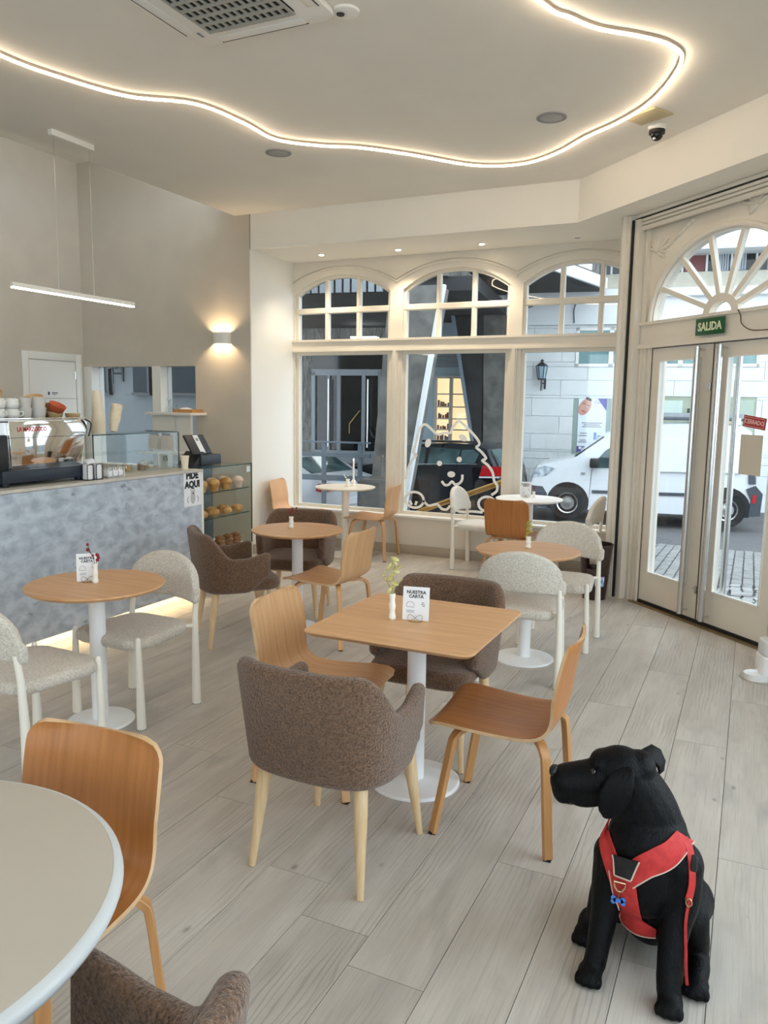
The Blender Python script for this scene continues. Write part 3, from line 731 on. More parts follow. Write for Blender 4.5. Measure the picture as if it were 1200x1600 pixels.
m = MB(); prof = [(.44, .715)] + [(.525 - .016 * (1 - math.cos(a)) if a > 0 else .525, .733 + .017 * math.sin(a)) for a in [R(-90 + 15 * i) for i in range(13)]]
m.lathe([(.46, .706), (.498, .707), (.514, .712), (.524, .720), (.528, .730), (.5265, .739), (.520, .746), (.510, .7495), (.496, .750)], 96); m.v, m.f, m.mi = [], [], []; m.lathe([(.44, .742), (.508, .7425), (.508, .7498), (.502, .7505), (.30, .7505), (.001, .7505)], 96); m.build('tabletop', CREAMT, t, angle=60)
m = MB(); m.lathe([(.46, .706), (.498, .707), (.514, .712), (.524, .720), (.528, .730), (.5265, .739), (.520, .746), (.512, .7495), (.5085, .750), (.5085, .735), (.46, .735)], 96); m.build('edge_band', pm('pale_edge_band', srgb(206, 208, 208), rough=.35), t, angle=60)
m = MB(); m.lathe([(.05, .012), (.05, .716)], 24); m.build('pole', OFFW, t)
m = MB(); m.lathe([(.27, 0), (.27, .01), (.08, .02), (.05, .022)], 40); m.build('base', OFFW, t)
# ================================================================== THE BAR
CX, CT, CE = -4.22, 1.122, 5.385
bc = thing('bar_counter', 'bar counter with blue-grey plaster front and glowing strip at its foot', 'counter')
m = MB(); m.bx(CX - .03, CX, -1.2, CE - .028, .095, CT - .024); m.build('front_panel', CONC, bc, smooth=False)
m = MB(); m.bx(-4.95, CX + .002, CE - .026, CE, .0, CT - .024); m.build('end_panel', WHITE, bc, smooth=False)
m = MB(); m.bx(-4.95, CX - .12, -1.2, CE - .03, 0, .10); m.build('plinth', WHITE, bc, smooth=False)
m = MB(); m.bx(CX - .075, CX - .035, -1.2, CE - .03, .082, .094); m.build('light_strip', glow('counter_led', (1.0, .74, .42), 6.0), bc, smooth=False)
m = MB(); m.bx(-4.95, -4.90, -1.2, CE - .03, .10, CT - .024); m.build('back_panel', WHITE, bc, smooth=False)
m = MB(); m.bx(-4.97, CX + .004, -1.2, CE + .002, CT - .022, CT); tag(m.build('counter_worktop', pm('pale_worktop', srgb(206, 200, 190), srgb(198, 192, 182), scale=8, rough=.4), bevel=.003), 'thin pale worktop along the top of the bar', 'worktop')
# poster on the counter front
po = thing('order_poster', 'white poster reading PIDE AQUI at the end of the bar front', 'poster'); po.matrix_world = Matrix.Translation((CX, 5.245, .965)) @ Matrix.Rotation(R(90), 4, 'Z')
m = MB(); m.bx(-.112, .112, -.0015, 0, -.142, .142); m.build('sheet', PAPER, po, smooth=False)
text('lettering', 'PIDE\nAQUI', .078, INK, po, (-.004, -.0022, .075), (R(90), 0, 0), off=.0042, sx=1.0, line=.96)
m = MB(); 
for c, r, sx_, sz_ in (((0, -.002, -.075), .05, .62, 1.0), ((0, -.002, -.035), .03, .85, .9), ((-.02, -.002, -.008), .012, .6, 1.4), ((.02, -.002, -.008), .012, .6, 1.4)): m.ball(c, r, 16, 10, sx_, .012, sz_)
m.build('picture', pm('poster_grey', srgb(192, 190, 188), rough=.8), po)
m = MB(); m.ball((.004, -.0035, -.036), .008, 10, 6, 1, .1, 1); m.build('print', INK, po)
for sx in (-1, 1):
    m = MB(); m.tube([(sx * .055, -.0022, -.06), (sx * .072, -.0022, -.085), (sx * .062, -.0022, -.11)], .003, 6); m.build('print_mark', GREYINK, po)

# espresso machine
em = thing('espresso_machine', 'polished steel espresso machine on a dark blue base on the bar', 'coffee machine')
m = MB(); m.bx(-4.90, -4.33, 3.50, 4.24, 1.148, 1.232); m.build('base', NAVYP, em, bevel=.008)
m = MB()
m.prism([(3.625, 1.232), (4.215, 1.232), (4.262, 1.44), (4.285, 1.445), (4.285, 1.550), (3.615, 1.550)], -4.415, -4.395, 'x'); m.build('back_panel', CHROME, em, bevel=.004)
m = MB(); m.prism([(3.56, 1.236), (4.205, 1.236), (4.25, 1.44), (4.27, 1.54), (3.56, 1.54)], -4.88, -4.416, 'x'); m.build('body', STEEL, em, smooth=False)
m = MB(); m.bx(-4.394, -4.390, 3.555, 4.262, 1.438, 1.441); m.build('panel_seam', NAVYP, em, smooth=False)
m = MB(); m.bx(-4.90, -4.40, 3.545, 4.285, 1.550, 1.556); m.build('cup_tray', STEEL, em, smooth=False)
m = MB(); m.tube([(-4.402, 3.55, 1.565), (-4.402, 4.283, 1.565)], .004, 6); m.build('cup_rail', CHROME, em)
m = MB(); m.bx(-4.86, -4.40, 3.30, 3.612, 1.20, 1.46); m.bx(-4.84, -4.42, 3.34, 3.60, 1.148, 1.2); m.build('side_housing', BLACKP, em, bevel=.012)
m = MB(); m.tube(catmull([(-4.385, 4.255, 1.555), (-4.375, 4.30, 1.53), (-4.385, 4.305, 1.48), (-4.40, 4.30, 1.43)], 4), .005, 8); m.build('rail_bracket', BLACKP, em)
for y in (3.56, 4.18):
    for x in (-4.84, -4.39):
        m = MB(); m.lathe([(.026, CT), (.03, CT + .013), (.026, CT + .028)], 14, (x, y, 0)); m.build('foot', BLACKP, em)
text('logo', 'LA MARZOCCO', .040, pm('logo_red', srgb(190, 28, 30), rough=.4), em, (-4.3945, 3.80, 1.493), (R(90), 0, R(90)), off=.0012, sx=.84)

# cups on the machine: one thing each
def cup_mesh(name, mat, r0, r1, h, style=0, handle=False):
    if style == 0: pr = [(r0 * .8, 0), (r0, .004), (r1, h)]
    elif style == 1: pr = [(r0 * .75, 0), (r0 * 1.0, h * .18), (r0 * 1.1, h * .5), (r0 * .98, h * .85), (r1, h)]
    else: pr = [(r0 * .7, 0), (r0, h * .3), (r1, h)]
    inner = [(max(r - .004, .002), max(z, .006)) for r, z in reversed(pr)]
    m = MB(); m.lathe(pr + [(r1 - .002, h + .001)] + inner, 24, caps=True)
    if handle: m.tube(catmull([(r0 * 1.0, 0, h * .75), (r0 + .022, 0, h * .72), (r0 + .026, 0, h * .45), (r0 * 1.02, 0, h * .25)], 5), .0045, 8)
    return m.mesh(name, mat, angle=50)
ZC_ = 1.556
mugW = cup_mesh('mug', CERW, .047, .044, .070, 1, True); cupG = cup_mesh('cup', CERG, .038, .050, .078, 0); cupG2 = cup_mesh('cup', CERG, .047, .058, .080, 0)
bowlS = cup_mesh('bowl', CERS, .050, .060, .048, 2); bowlT = cup_mesh('bowl', CERT, .052, .062, .056, 2); bowlS2 = cup_mesh('bowl', CERS, .052, .064, .058, 2); bowlS3 = cup_mesh('bowl', CERS, .048, .054, .040, 2)
def cup(name, me, x, y, z, rot, label, cat='cup'):
    o = link(name, me, None, (x, y, z), rot); return tag(o, label, cat, 'cups on the coffee machine')
cup('mug', mugW, -4.60, 3.815, ZC_, (0, 0, R(40)), 'white bulbous mug directly on the machine, under another white mug')
cup('mug', mugW, -4.60, 3.815, ZC_ + .071, (0, 0, R(-70)), 'white bulbous mug with handle, topmost of the white pair')
cup('sand_bowl', bowlS2, -4.62, 3.70, ZC_ + .125, (R(20), R(10), 0), 'tan bowl tilted on top at the far left of the cups')
cup('mug', mugW, -4.60, 3.705, ZC_, (0, 0, R(10)), 'white bulbous mug at the far left bottom of the cups')
cup('mug', mugW, -4.60, 3.705, ZC_ + .071, (0, 0, R(200)), 'white bulbous mug at the far left under the tilted tan bowl')
cup('grey_cup', cupG, -4.60, 3.922, ZC_, (0, 0, 0), 'small grey cup under another small grey cup')
cup('grey_cup', cupG, -4.60, 3.922, ZC_ + .070, (0, 0, 0), 'small grey cup on top of its twin, next to the white mugs')
cup('large_grey_cup', cupG2, -4.60, 4.035, ZC_, (0, 0, 0), 'larger grey cup under its twin beside the terracotta bowl')
cup('large_grey_cup', cupG2, -4.60, 4.035, ZC_ + .073, (0, 0, 0), 'larger grey cup on top of its twin beside the terracotta bowl')
cup('sand_bowl', bowlS, -4.57, 4.155, ZC_, (0, 0, 0), 'tan bowl under the terracotta bowl')
cup('terracotta_bowl', bowlT, -4.555, 4.145, ZC_ + .052, (R(0), R(28), R(10)), 'terracotta red bowl lying tilted among the cups')
cup('sand_bowl', bowlS2, -4.71, 4.105, ZC_, (0, 0, 0), 'tan bowl at the bottom of the back stack behind the terracotta bowl')
cup('sand_bowl', bowlS2, -4.71, 4.105, ZC_ + .052, (0, R(6), 0), 'tan bowl in the middle of the back stack behind the terracotta bowl')
cup('sand_bowl', bowlS2, -4.71, 4.105, ZC_ + .104, (R(12), R(8), 0), 'tan bowl tilted on top of the back stack behind the terracotta bowl')
cup('sand_bowl', bowlS2, -4.72, 4.245, ZC_, (0, 0, 0), 'tan bowl at the bottom of the pair right of the terracotta bowl')
cup('sand_bowl', bowlS2, -4.72, 4.245, ZC_ + .052, (0, R(-5), 0), 'tan bowl on top of the pair right of the terracotta bowl')
cup('sand_bowl', bowlS3, -4.48, 4.235, ZC_, (0, 0, 0), 'single low tan bowl at the right end of the machine top')

# countertop display case with paper cups on it
gx0, gx1, gy0, gy1, gz = -4.82, -4.46, 4.40, 5.37, 1.428
dc = thing('countertop_display_case', 'low glass display case on the bar between coffee machine and till', 'display case')
for nm, b in (('front_glass', (gx1 - .006, gx1, gy0, gy1, CT, gz)), ('side_glass', (gx0, gx1 - .006, gy0, gy0 + .006, CT, gz)), ('side_glass', (gx0, gx1 - .006, gy1 - .006, gy1, CT, gz)), ('top_glass', (gx0, gx1, gy0, gy1, gz, gz + .006)), ('shelf_glass', (gx0, gx1 - .05, gy0 + .01, gy1 - .01, CT + .15, CT + .156))):
    m = MB(); m.bx(*b); m.build(nm, CASEG, dc, smooth=False)
m = MB(); m.bx(gx1 - .008, gx1 + .002, gy0, gy1, gz, gz + .008); m.bx(gx0, gx1, gy1 - .004, gy1 + .003, gz, gz + .008); m.bx(gx1 - .004, gx1 + .003, gy1 - .004, gy1 + .003, CT, gz); m.bx(gx1 - .003, gx1 + .002, gy0 - .003, gy0 + .004, CT, gz); m.build('dark_edge', GLASSEDGE, dc, smooth=False)
random.seed(11)
PASTRY = pm('baked_pastry', srgb(190, 128, 66), srgb(226, 178, 112), scale=22, rough=.6, bump=.3, bscale=40)
ICED = pm('iced_pastry', srgb(216, 178, 160), srgb(236, 216, 200), scale=30, rough=.6, bump=.3, bscale=40)
DARKP = pm('chocolate_pastry', srgb(120, 78, 44), srgb(170, 118, 70), scale=26, rough=.6, bump=.3, bscale=40)
JARG = glass('jar_glass', (.92, .96, .96, 1), .6, .08)
for k, (x, y) in enumerate(((-4.60, 4.90), (-4.56, 5.02), (-4.62, 5.12))):
    j = thing('small_jar', ['left', 'middle', 'right'][k] + ' small jar of granola inside the countertop glass case', 'jar', (x, y, CT), 0, 'jars in the glass case')
    m = MB(); m.lathe([(.036, 0), (.04, .01), (.04, .07), (.036, .085)], 18); m.build('jar', JARG, j)
    m = MB(); m.lathe([(.034, .004), (.034, .05 + .01 * k)], 14); m.build('filling', (PASTRY, DARKP, KRAFT)[k], j)
cs = thing('price_card', 'grey price card with the number 15 inside the countertop glass case', 'card', (-4.50, 5.24, CT), R(78))
m = MB(); m.bx(-.075, .075, 0, .006, 0, .15); m.build('card', pm('grey_card', srgb(168, 166, 160), rough=.7), cs, smooth=False)
text('lettering', '15', .06, INK, cs, (0, -.001, .085), (R(90), 0, 0))
# nested paper cups, each one a cup
def pcup(r0, r1, h):
    m = MB(); m.lathe([(r0, 0), (r1, h), (r1 + .002, h + .001), (r1 + .002, h + .006), (r1 - .001, h + .006), (r0 - .002, .005)], 22); return m.mesh('paper_cup', CUPP, angle=40)
big, mid = pcup(.036, .052, .105), pcup(.030, .040, .085)
base = Vector((-4.60, 4.60, gz + .006))
for k in range(9):
    o = link('paper_cup', big, None, (base.x, base.y, base.z + .113 + .0125 * k), (PI, 0, 0)); tag(o, 'large paper cup nested upside down in the tall stack on the glass case', 'paper cup', 'large cups of the tall stack')
for k in range(6):
    o = link('small_paper_cup', mid, None, (base.x, base.y - .004, base.z + .245 + .0135 * k + .02), (PI, 0, 0)); tag(o, 'small paper cup nested upside down at the top of the tall stack', 'paper cup', 'small cups of the tall stack')
tilt = R(14); ax = Vector((0, math.sin(tilt), math.cos(tilt)))
CLEARC = pm('clear_plastic_cup', srgb(226, 220, 208), rough=.25)
small = pcup(.028, .041, .10)
for k in range(9):
    p = Vector((-4.60, 4.755, gz + .02)) + ax * (.014 * k); o = link('takeaway_cup', small, None, p, (-tilt, 0, 0)); o.data = small; tag(o, 'pale cup nested in the leaning stack on the glass case', 'paper cup', 'cups of the leaning stack')
# napkin dispensers, sugar rack, bags
def napkins(y, label):
    t = thing('napkin_holder', label, 'napkin holder', (-4.30, y, CT), R(90), 'napkin holders on the bar')
    m = MB(); m.bx(-.03, .03, -.03, .03, .0, .006); m.build('base_plate', BLACKP, t)
    m = MB(); 
    for yy in (-.028, .028): m.tube(catmull([(-.03, yy, .005), (-.03, yy, .10), (-.02, yy, .112), (.02, yy, .112), (.03, yy, .10), (.03, yy, .005)], 4), .0028, 6)
    m.build('wire_frame', BLACKP, t)
    m = MB(); m.bx(-.025, .025, -.024, .024, .006, .115); m.build('napkin_stack', PAPER, t, bevel=.004)
    return t
napkins(4.182, 'black wire napkin holder nearest the coffee machine'); napkins(4.268, 'black wire napkin holder right of its twin on the bar')
t = thing('sugar_rack', 'wire rack of white sugar packets on the bar', 'sugar rack', (-4.32, 4.45, CT), R(90))
m = MB(); m.bx(-.085, .085, -.035, .035, .002, .008); m.build('base_plate', STEEL, t)
m = MB()
for x in (-.08, -.03, .03, .08):
    for yy in (-.034, .034): m.tube([(x, yy, .004), (x, yy, .075), (x + .012, yy, .082), (x + .022, yy, .075), (x + .022, yy, .06)], .0022, 6)
m.build('wire_frame', STEEL, t)
for x in (-.055, 0, .055):
    m = MB(); m.bx(x - .023, x + .023, -.028, .028, .009, .055); m.build('packet_stack', PAPER, t, bevel=.003)
m = MB(); m.prism([(4.165, CT), (4.245, CT), (4.24, 1.27), (4.225, 1.34), (4.215, 1.345), (4.175, 1.25)], -4.46, -4.40, 'x'); tag(m.build('paper_bag', PAPER, bevel=.006), 'white pointed paper bag leaning between coffee machine and glass case', 'paper bag')
m = MB(); m.prism([(4.27, CT), (4.345, CT), (4.345, 1.25), (4.33, 1.27), (4.27, 1.25)], -4.44, -4.39, 'x'); tag(m.build('paper_bag', PAPER, bevel=.008), 'white paper bag standing behind the napkin holders', 'paper bag')
t = thing('paper_cup', 'white paper cup at the end of the bar above the poster', 'paper cup', (-4.35, 5.31, CT))
m = MB(); m.lathe([(.026, 0), (.036, .105), (.039, .106), (.039, .112), (.036, .114)], 22); m.build('cup', CUPP, t)
# ---- pastry case beyond the bar
px0, px1, py0, py1 = -5.25, -4.66, 5.43, 6.74; pz0, pz1 = .245, 1.062
pc = thing('pastry_case', 'tall glass pastry case between the bar and the window bay', 'display case')
m = MB(); m.bx(px0, px1, py0, py1, 0, pz0); m.build('plinth', WHITE, pc, smooth=False)
for nm, b in (('front_glass', (px1 - .006, px1, py0, py1, pz0, pz1)), ('side_glass', (px0, px1 - .006, py1 - .006, py1, pz0, pz1)), ('top_glass', (px0, px1, py0, py1, pz1, pz1 + .008))):
    m = MB(); m.bx(*b); m.build(nm, CASEG, pc, smooth=False)
for z in (.825, .572):
    m = MB(); m.bx(px0 + .02, px1 - .02, py0 + .01, py1 - .02, z - .008, z); s_ = m.build('shelf', CASEG, pc, smooth=False)
    m = MB(); m.bx(px1 - .022, px1 - .018, py0 + .01, py1 - .02, z - .009, z + .001); m.build('shelf_edge', GLASSEDGE, s_, smooth=False)
m = MB(); m.bx(px1 - .004, px1 + .003, py0, py1 + .003, pz1, pz1 + .010); m.bx(px1 - .004, px1 + .003, py1 - .004, py1 + .003, pz0, pz1); m.build('dark_edge', GLASSEDGE, pc, smooth=False)
m = MB(); m.bx(px0 - .02, px0, py0, py1, 0, pz0); m.bx(px0 + .22, px0 + .232, py0, 6.56, pz0, pz1); m.build('back_panel', pm('slate_panel', srgb(70, 86, 92), rough=.5), pc, smooth=False)
m = MB(); m.bx(px0, px1 - .012, py0 - .02, py0, 0, pz1); m.build('side_panel', WHITE, pc, smooth=False)
m = MB(); m.bx(px1 - .008, px1 - .0065, py1 - .075, py1 - .015, pz1 - .08, pz1 - .02); m.build('price_tag', PAPER, pc, smooth=False)
# pastries, one thing each
def bun(r, h, lump, seed):
    m = MB(); n, k = 16, 8; rg = []
    for i in range(k + 1):
        a = PI * i / k; rr = max(.001, r * math.sin(a) ** .8); z = h / 2 - h / 2 * math.cos(a)
        rg.append([(rr * math.cos(2 * PI * j / n) * (1 + lump * mnoise.noise((math.cos(2 * PI * j / n) * 2 + seed, math.sin(2 * PI * j / n) * 2, z * 20))), rr * math.sin(2 * PI * j / n) * (1 + lump * mnoise.noise((j * 1.3, seed, z * 20))), z) for j in range(n)])
    m.rings(rg); return m
buns = [bun(.052, .062, .22, s).mesh('bun', PASTRY, angle=80) for s in range(3)]
def muffin(s, mat):
    m = MB(); m.lathe([(.030, 0), (.040, .045), (.046, .05), (.046, .062), (.034, .082), (.012, .09), (.001, .091)], 16); return m.mesh('muffin', mat, angle=60)
muf = [muffin(0, ICED), muffin(1, PASTRY)]
order = ['first', 'second', 'third', 'fourth', 'fifth', 'sixth', 'seventh', 'eighth', 'ninth']
for k in range(7):
    o = link('muffin', muf[k in (0, 2, 4)], None, (-4.755 - .11 * (k % 2), 6.04 + .098 * k, .8255), (0, 0, k)); o.scale = (1.3, 1.3, 1.3); tag(o, order[k] + ' muffin from the bar on the top shelf of the pastry case', 'muffin', 'muffins on the top shelf')
for k in range(7):
    o = link('round_bun', buns[k % 3], None, (-4.755 - .11 * (k % 2), 6.03 + .098 * k, .5725), (0, 0, k * 1.7)); o.scale = (1.22, 1.22, 1.25); tag(o, order[k] + ' golden bun from the bar on the middle shelf of the pastry case', 'bun', 'buns on the middle shelf')
cook = MB(); cook.lathe([(.03, 0), (.048, .01), (.036, .024), (.05, .034), (.036, .048), (.044, .06), (.02, .07), (.001, .071)], 16); cookm = cook.mesh('cookie', DARKP, angle=60)
for k in range(5):
    me_ = buns[k % 3] if k < 2 else cookm
    o = link('bottom_pastry', me_, None, (-4.78, 6.08 + .135 * k, pz0 + .001), (0, 0, k)); o.scale = (1.2, 1.2, .9 if k < 2 else 1.6)
    tag(o, order[k] + ' pastry from the bar on the bottom shelf of the pastry case', 'pastry', 'pastries on the bottom shelf')
# till standing on the pastry case
t = thing('cash_till', 'black till with tilted screen and paper receipt on the pastry case', 'till', (-4.98, 6.24, pz1 + .008), R(90))
m = MB(); m.bx(-.06, .26, -.12, .12, 0, .10); m.build('drawer_box', NAVYP, t, bevel=.008)
m = MB(); m.prism([(-.16, 0), (-.03, 0), (.02, .13), (-.02, .135)], -.10, .10, 'y'); m.build('stand', BLACKP, t, bevel=.004)
m = MB(); m.box(0, 0, 0, .30, .02, .22, Matrix.Translation((.0, -.03, .20)) @ Matrix.Rotation(R(-32), 4, 'X')); m.build('screen', BLACKP, t, bevel=.006)
m = MB(); m.box(0, -.013, .0, .075, .002, .20, Matrix.Translation((.01, -.03, .20)) @ Matrix.Rotation(R(-32), 4, 'X')); rc = m.build('receipt', PAPER, t, smooth=False)
m = MB(); m.box(0, -.0145, .05, .035, .001, .03, Matrix.Translation((.01, -.03, .20)) @ Matrix.Rotation(R(-32), 4, 'X')); m.build('print', GREYINK, rc, smooth=False)
# white shelf unit in front of the pass-through
t = thing('white_shelf_unit', 'white shelf unit in front of the right pane behind the bar', 'shelf')
m = MB(); m.bx(-6.25, -5.60, 6.95, 7.24, 1.535, 1.565); m.build('top_board', WHITE, t, bevel=.003)
m = MB(); m.bx(-6.20, -5.90, 7.02, 7.06, 0, 1.535); m.build('side_panel', WHITE, t, smooth=False)
m = MB(); m.bx(-5.86, -5.66, 7.02, 7.06, 0, 1.535); m.build('side_panel', WHITE, t, smooth=False)
m = MB(); m.bx(-6.25, -5.60, 6.85, 7.24, 1.10, 1.13); m.build('shelf_board', WHITE, t, bevel=.003)
t = thing('glass_carafe', 'clear glass carafe on the white shelf behind the bar', 'carafe', (-6.0, 7.08, 1.565))
m = MB(); m.lathe([(.03, 0), (.05, .012), (.045, .035), (.018, .07), (.016, .12), (.03, .145), (.028, .147), (.012, .12), (.012, .07)], 18); m.build('vessel', JARG, t)
t = thing('glass_tumbler', 'small clear glass beside the carafe on the white shelf', 'glass', (-5.91, 7.08, 1.565))
m = MB(); m.lathe([(.022, 0), (.018, .04), (.026, .08), (.023, .08), (.016, .04), (.018, .006)], 16); m.build('vessel', JARG, t)
t = thing('wooden_tray', 'wooden serving tray on the white shelf behind the bar', 'tray', (-5.74, 7.08, 1.565))
m = MB(); m.bx(-.13, .13, -.09, .09, 0, .012); m.bx(-.13, .13, -.095, -.085, .0, .038); m.bx(-.13, .13, .085, .095, 0, .038); m.bx(-.135, -.125, -.095, .095, 0, .038); m.bx(.125, .135, -.095, .095, 0, .038); m.build('tray', OAK, t, smooth=False)
m = MB(); m.ball((-.03, 0, .016), .09, 14, 8, 1, .7, .35); tag(m.build('folded_cloth', PAPER, loc=(-5.74, 7.08, 1.575)), 'white folded cloth in the wooden tray', 'cloth')
for k, x in enumerate((-6.10, -5.93)):
    t = thing('kraft_bag', ('left', 'right')[k] + ' kraft paper coffee bag on the lower board behind the bar', 'coffee bag', (x, 6.93, 1.13), 0, 'kraft coffee bags')
    m = MB(); m.prism([(-.06, 0), (.06, 0), (.06, .14), (.05, .18), (-.05, .18), (-.06, .14)], -.035, .035, 'y'); m.build('bag', KRAFT, t, bevel=.01)
    m = MB(); m.bx(-.05, .05, -.02, .02, .178, .205); m.build('fold_clip', BLACKP, t, bevel=.006)

# ================================================================== CEILING FITTINGS AND LAMPS
led = [(-4.065, 3.417), (-3.985, 3.807), (-3.822, 4.181), (-3.501, 4.458), (-3.415, 4.879), (-3.398, 5.264), (-3.159, 5.521), (-2.907, 5.674), (-2.61, 5.981), (-2.235, 6.441), (-1.863, 6.557), (-1.538, 6.391), (-1.262, 6.109), (-1.002, 5.892), (-0.781, 5.643), (-0.613, 5.325), (-0.51, 4.985), (-0.562, 4.775), (-0.692, 4.614), (-0.878, 4.441), (-0.989, 4.261), (-1.077, 4.084), (-1.25, 3.3), (-1.2, 2.4), (-1.5, 1.2), (-2.3, .5), (-3.2, .8), (-3.7, 1.8), (-4.0, 2.7)]
lp = catmull([(x, y, CZ - .016) for x, y in led], 6, True)
t = thing('neon_ceiling_line', 'glowing warm white neon line snaking across the ceiling', 'neon light')
m = MB(); m.tube([(p.x, p.y, p.z - .006) for p in lp], .0085, 8, loop=True); m.build('light_tube', LEDM, t)
m = MB(); m.tube([(p.x, p.y, CZ - .008) for p in lp], 1, loop=True, sec=[(.008, .011), (-.008, .011), (-.008, -.011), (.008, -.011)], up=(0, 0, 1)); m.build('channel', pm('neon_channel', srgb(206, 190, 170), rough=.5), t)

ac = thing('ceiling_air_conditioner', 'white ceiling cassette air conditioner with dark square grille at the top edge', 'air conditioner', (-2.49, 3.355, CZ), 0)
m = MB(); m.prism(rpoly(.86, .86, .07, 5), -.035, 0); m.build('frame', WHITE, ac, bevel=.01)
m = MB(); m.prism(rpoly(.54, .60, .05, 5), -.0385, -.034); m.build('grille_backing', pm('grille_dark', srgb(26, 26, 24), rough=.7), ac, smooth=False)
GR = pm('grille_grey', srgb(176, 174, 166), rough=.5)
for k in range(13):
    x = -.255 + .0425 * k; m = MB(); m.bx(x - .008, x + .008, -.285, .285, -.046, -.038); m.build('grille_slat', GR, ac, smooth=False)
for k in range(8):
    y = -.27 + .077 * k; m = MB(); m.bx(-.26, .26, y - .011, y + .011, -.048, -.040); m.build('grille_slat', GR, ac, smooth=False)
for a in range(4):
    Mx = Matrix.Rotation(PI / 2 * a, 4, 'Z'); m = MB(); m.box(0, .375, -.036, .52, .055, .006, Mx); f = m.build('flap', WHITE, ac, bevel=.002)
    m = MB(); m.box(0, .407, -.0362, .54, .004, .004, Mx); m.build('flap_gap', BLACKP, f, smooth=False)
m = MB(); m.box(-.33, .29, -.038, .012, .05, .003); m.build('badge', GREYINK, ac, smooth=False)
t = thing('ceiling_sensor', 'round white ceiling sensor with black dot beside the air conditioner', 'sensor', (-2.02, 3.79, CZ))
m = MB(); m.lathe([(.07, -.0), (.068, -.012), (.05, -.02), (.001, -.022)], 24); m.build('housing', WHITE, t)
m = MB(); m.lathe([(.022, -.022), (.02, -.026), (.001, -.027)], 16, (-.02, -.02, 0)); m.build('lens', BLACKP, t)
SPK = pm('speaker_grille', srgb(176, 177, 176), rough=.6, bump=.6, bscale=220)
for lab, x, y in (('round ceiling speaker on the bar side of the neon line', -3.585, 5.60), ('round ceiling speaker inside the neon loop near the door', -1.41, 5.67)):
    t = thing('ceiling_speaker', lab, 'speaker', (x, y, CZ), 0, 'ceiling speakers')
    m = MB(); m.lathe([(.105, 0), (.104, -.006), (.096, -.008), (.094, -.006)], 32); m.build('rim', GREYINK, t)
    m = MB(); m.lathe([(.094, -.004), (.05, -.009), (.001, -.010)], 32); m.build('grille', SPK, t)
t = thing('dome_camera', 'black dome security camera on a white ring under the ceiling', 'security camera', (-.765, 6.13, CZ))
m = MB(); m.lathe([(.062, 0), (.062, -.022), (.056, -.028), (.05, -.028)], 28); m.build('mount_ring', WHITE, t)
m = MB(); m.lathe([(.056, -.028), (.055, -.052), (.044, -.058)], 28); m.build('collar', BLACKP, t)
m = MB(); m.lathe([(.042, -.056), (.040, -.075), (.028, -.092), (.012, -.099), (.001, -.1)], 24); m.build('dome', pm('black_dome', srgb(10, 10, 12), rough=.08), t)
m = MB(); m.lathe([(.014, -.084), (.014, -.094), (.001, -.095)], 14, (-.012, -.022, 0)); m.build('lens', STEEL, t)
m = MB(); m.box(0, 0, -.006, .26, .20, .012, Matrix.Rotation(R(-30), 4, 'Z')); tag(m.build('ceiling_hatch', pm('yellowed_plastic', srgb(206, 190, 150), rough=.5), bevel=.003, loc=(-.80, 5.89, CZ)), 'small yellowed rectangular hatch on the ceiling beside the camera', 'hatch')
for k, (x, y) in enumerate(((-4.426, 7.77), (-3.519, 7.807), (-2.606, 7.836), (-1.66, 7.873))):
    t = thing('recessed_spotlight', ('leftmost lit', 'second lit', 'third lit', 'unlit rightmost')[k] + ' recessed spotlight above the shop window', 'spotlight', (x, y, 3.305), 0, 'spotlights above the shop window')
    m = MB(); m.lathe([(.044, 0), (.044, -.005), (.030, -.006), (.028, .002), (.044, .0)], 24); m.build('trim_ring', WHITE, t)
    m = MB(); m.lathe([(.027, -.002), (.022, -.006), (.001, -.008)], 18); m.build('lamp', glow('spot_lamp', (1, .86, .66), 40) if k < 3 else GREYINK, t)
    if k < 3:
        light('spot_beam', 'SPOT', (x, y, 3.28), 26, (1, .84, .62), (0, 0, 0), spot_size=R(115), spot_blend=.8, shadow_soft_size=.03)
t = thing('linear_pendant', 'slim white linear pendant lamp hanging on two wires over the bar', 'pendant lamp', (-4.85, 4.69, 0))
m = MB(); m.bx(-.022, .022, -.215, .20, CZ - .042, CZ); m.build('canopy', WHITE, t, bevel=.003)
m = MB(); m.bx(-.015, .015, -.615, .61, 2.488, 2.52); m.build('lamp_body', WHITE, t, bevel=.003)
m = MB(); m.bx(-.012, .012, -.61, .605, 2.478, 2.486); m.build('diffuser', glow('pendant_led', (1, .93, .8), 9), t, smooth=False)
for ya, yb in ((-.18, -.19), (.165, .165)):
    m = MB(); m.cyl((0, ya, CZ - .042), (0, yb, 2.52), .0014, n=6); m.build('wire', STEEL, t)
t = thing('wall_lamp', 'white half-round wall lamp shining up and down beside the pass-through', 'wall lamp', (-5.38, YP, 2.385))
half = [(.112 * math.cos(PI + PI * i / 20), .085 * math.sin(PI + PI * i / 20)) for i in range(21)]
m = MB(); inn = [(x * .95, y * .94) for x, y in half]
m.prism(half + inn[::-1], -.062, .062); m.build('shade', WHITE, t, angle=50)
m = MB(); m.bx(-.05, .05, -.02, -.0, -.04, .04); m.build('wall_plate', WHITE, t)
m = MB(); m.lathe([(.018, -.03), (.022, 0), (.018, .03)], 14, (0, -.042, 0)); m.build('bulb', glow('wall_lamp_bulb', (1, .72, .42), 160), t)
light('wall_lamp_light', 'POINT', (-5.38, YP - .045, 2.385), 34, (1, .72, .42), shadow_soft_size=.025)

